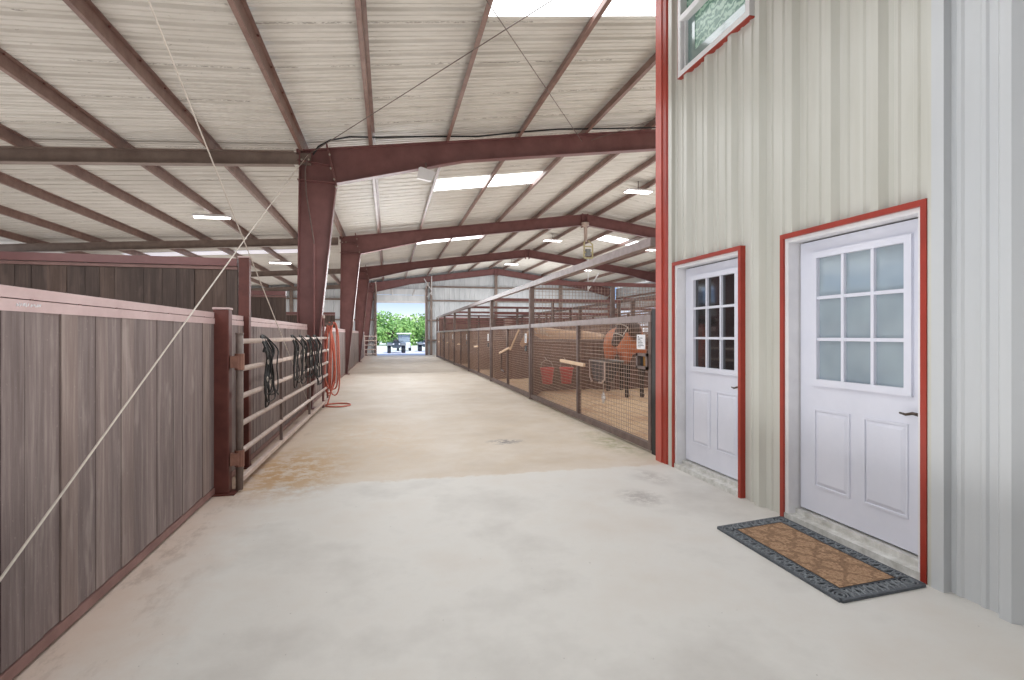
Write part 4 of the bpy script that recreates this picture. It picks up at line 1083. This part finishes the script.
for k, (x, y, w_, h_, lab) in enumerate(tl): tree((x, y, -.02), w_, h_, k + 1, lab, 'leaf' if k % 2 else 'leaf2')
for k, (x, y, w_, h_, lab) in enumerate([(0.6, 70, 5, 3.2, 'round low shrub in the middle of the doorway view'), (5.2, 71, 5, 3.4, 'round low shrub behind the utility cart')]):
    tree((x, y, -.02), w_, h_, k + 21, lab, 'leaf')

# ------------------------------------------------------------------ world
wd = bpy.data.worlds.new('World'); scene.world = wd; wd.use_nodes = True
nt = wd.node_tree; bg = nt.nodes['Background']
tc = nt.nodes.new('ShaderNodeTexCoord'); sp = nt.nodes.new('ShaderNodeSeparateXYZ'); nt.links.new(tc.outputs['Generated'], sp.inputs[0])
rp = nt.nodes.new('ShaderNodeValToRGB'); nt.links.new(sp.outputs[2], rp.inputs[0])
e = rp.color_ramp.elements; e[0].position = 0.0; e[0].color = (.95, .97, 1, 1); e[1].position = .09; e[1].color = (.22, .42, .80, 1)
mpn = nt.nodes.new('ShaderNodeMapping'); mpn.inputs['Scale'].default_value = (6, 6, 40); nt.links.new(tc.outputs['Generated'], mpn.inputs[0])
nz = nt.nodes.new('ShaderNodeTexNoise'); nz.inputs['Scale'].default_value = 1.6; nz.inputs['Detail'].default_value = 6; nt.links.new(mpn.outputs[0], nz.inputs['Vector'])
cr = nt.nodes.new('ShaderNodeValToRGB'); cr.color_ramp.elements[0].position = .54; cr.color_ramp.elements[1].position = .68; nt.links.new(nz.outputs[0], cr.inputs[0])
mx = nt.nodes.new('ShaderNodeMix'); mx.data_type = 'RGBA'; nt.links.new(cr.outputs[0], mx.inputs[0]); nt.links.new(rp.outputs[0], mx.inputs[6]); mx.inputs[7].default_value = (.95, .97, 1, 1)
nt.links.new(mx.outputs[2], bg.inputs[0]); bg.inputs[1].default_value = 1.2

# ------------------------------------------------------------------ sun and added fill lights
def area(x, y, z, sx, sy, e_, rot=(0, 0, 0), col=(1, 1, 1)):  # unseen fill light added to brighten the barn, no fixture drawn
    l = bpy.data.lights.new('fill_lamp', 'AREA'); l.shape = 'RECTANGLE'; l.size = sx; l.size_y = sy; l.energy = e_; l.color = col
    o = bpy.data.objects.new('fill_lamp', l); COL.objects.link(o); o.location = (x, y, z); o.rotation_euler = rot; return o
sun = bpy.data.lights.new('sun', 'SUN'); sun.energy = 4.2; sun.angle = .02; so = bpy.data.objects.new('sun', sun); COL.objects.link(so); so.rotation_euler = (math.radians(28), math.radians(18), 0)
CW = (.93, .97, 1.0)
for y in (8.0, 14.7, 23.3, 32.0):  # unseen downlights added under the roof to represent skylight
    area(1.3, y, 4.1, 3.6, 4.5, 75, col=CW)
    if y > 6: area(9.5, y, 4.7, 8, 4.5, 140, col=CW)
for y in (1.0, 8.0, 14.7, 23.3, 32.0): area(-6.5, y, 3.5, 5, 4.5, 50, col=CW)
area(0.3, 2.5, 4.3, 2.6, 5.0, 70, (0, math.radians(10), 0), CW)
area(-3.4, 2.0, 3.2, 2, 5.5, 80, (0, math.radians(-60), 0), CW)
area(.3, 19.5, 2.9, 3.2, 2.2, 120, (math.radians(-90), 0, math.radians(4)), CW)  # added light aimed back along the aisle to bring out siding ribs
# added fill light behind the camera, inside the closed back wall
area(-1.5, -5.5, 2.4, 9, 4.4, 40, (math.radians(90), 0, 0), (.97, .985, 1))
area(6.0, 30.0, 3.4, 12, 3, 160, (math.radians(100), 0, 0), (.95, .98, 1))  # added fill light to brighten the far gable end
# added uplights standing in for floor bounce toward the roof
for y in (1.5, 8.5, 15, 24, 32):
    area(0.8, y, 0.6 if y > 3 else 0.5, 3, 5, 52, (PI, 0, 0), (1, .98, .95))
    area(-6.5, y, 0.5, 6, 5, 110, (PI, 0, 0), (1, .98, .95))
    if y > 6: area(9, y, 2.8, 8, 5, 130, (PI, 0, 0), (1, .98, .95))

# ------------------------------------------------------------------ camera
cd = bpy.data.cameras.new('camera'); cam = bpy.data.objects.new('camera', cd); COL.objects.link(cam)
cam.location = (0, 0, H); F = 530.0; th = math.atan((512 - 388) / F)
cam.rotation_euler = (PI / 2, 0, -th)
cd.sensor_width = 36; cd.sensor_fit = 'HORIZONTAL'; cd.lens = 36 * F / 1024; cd.shift_y = -5 / 1024; cd.clip_end = 500; cd.clip_start = .05
scene.camera = cam
scene.view_settings.view_transform = 'Standard'
scene.view_settings.look = 'None'
scene.view_settings.exposure = 0.22
scene.cycles.use_denoising = True
scene.cycles.max_bounces = 8
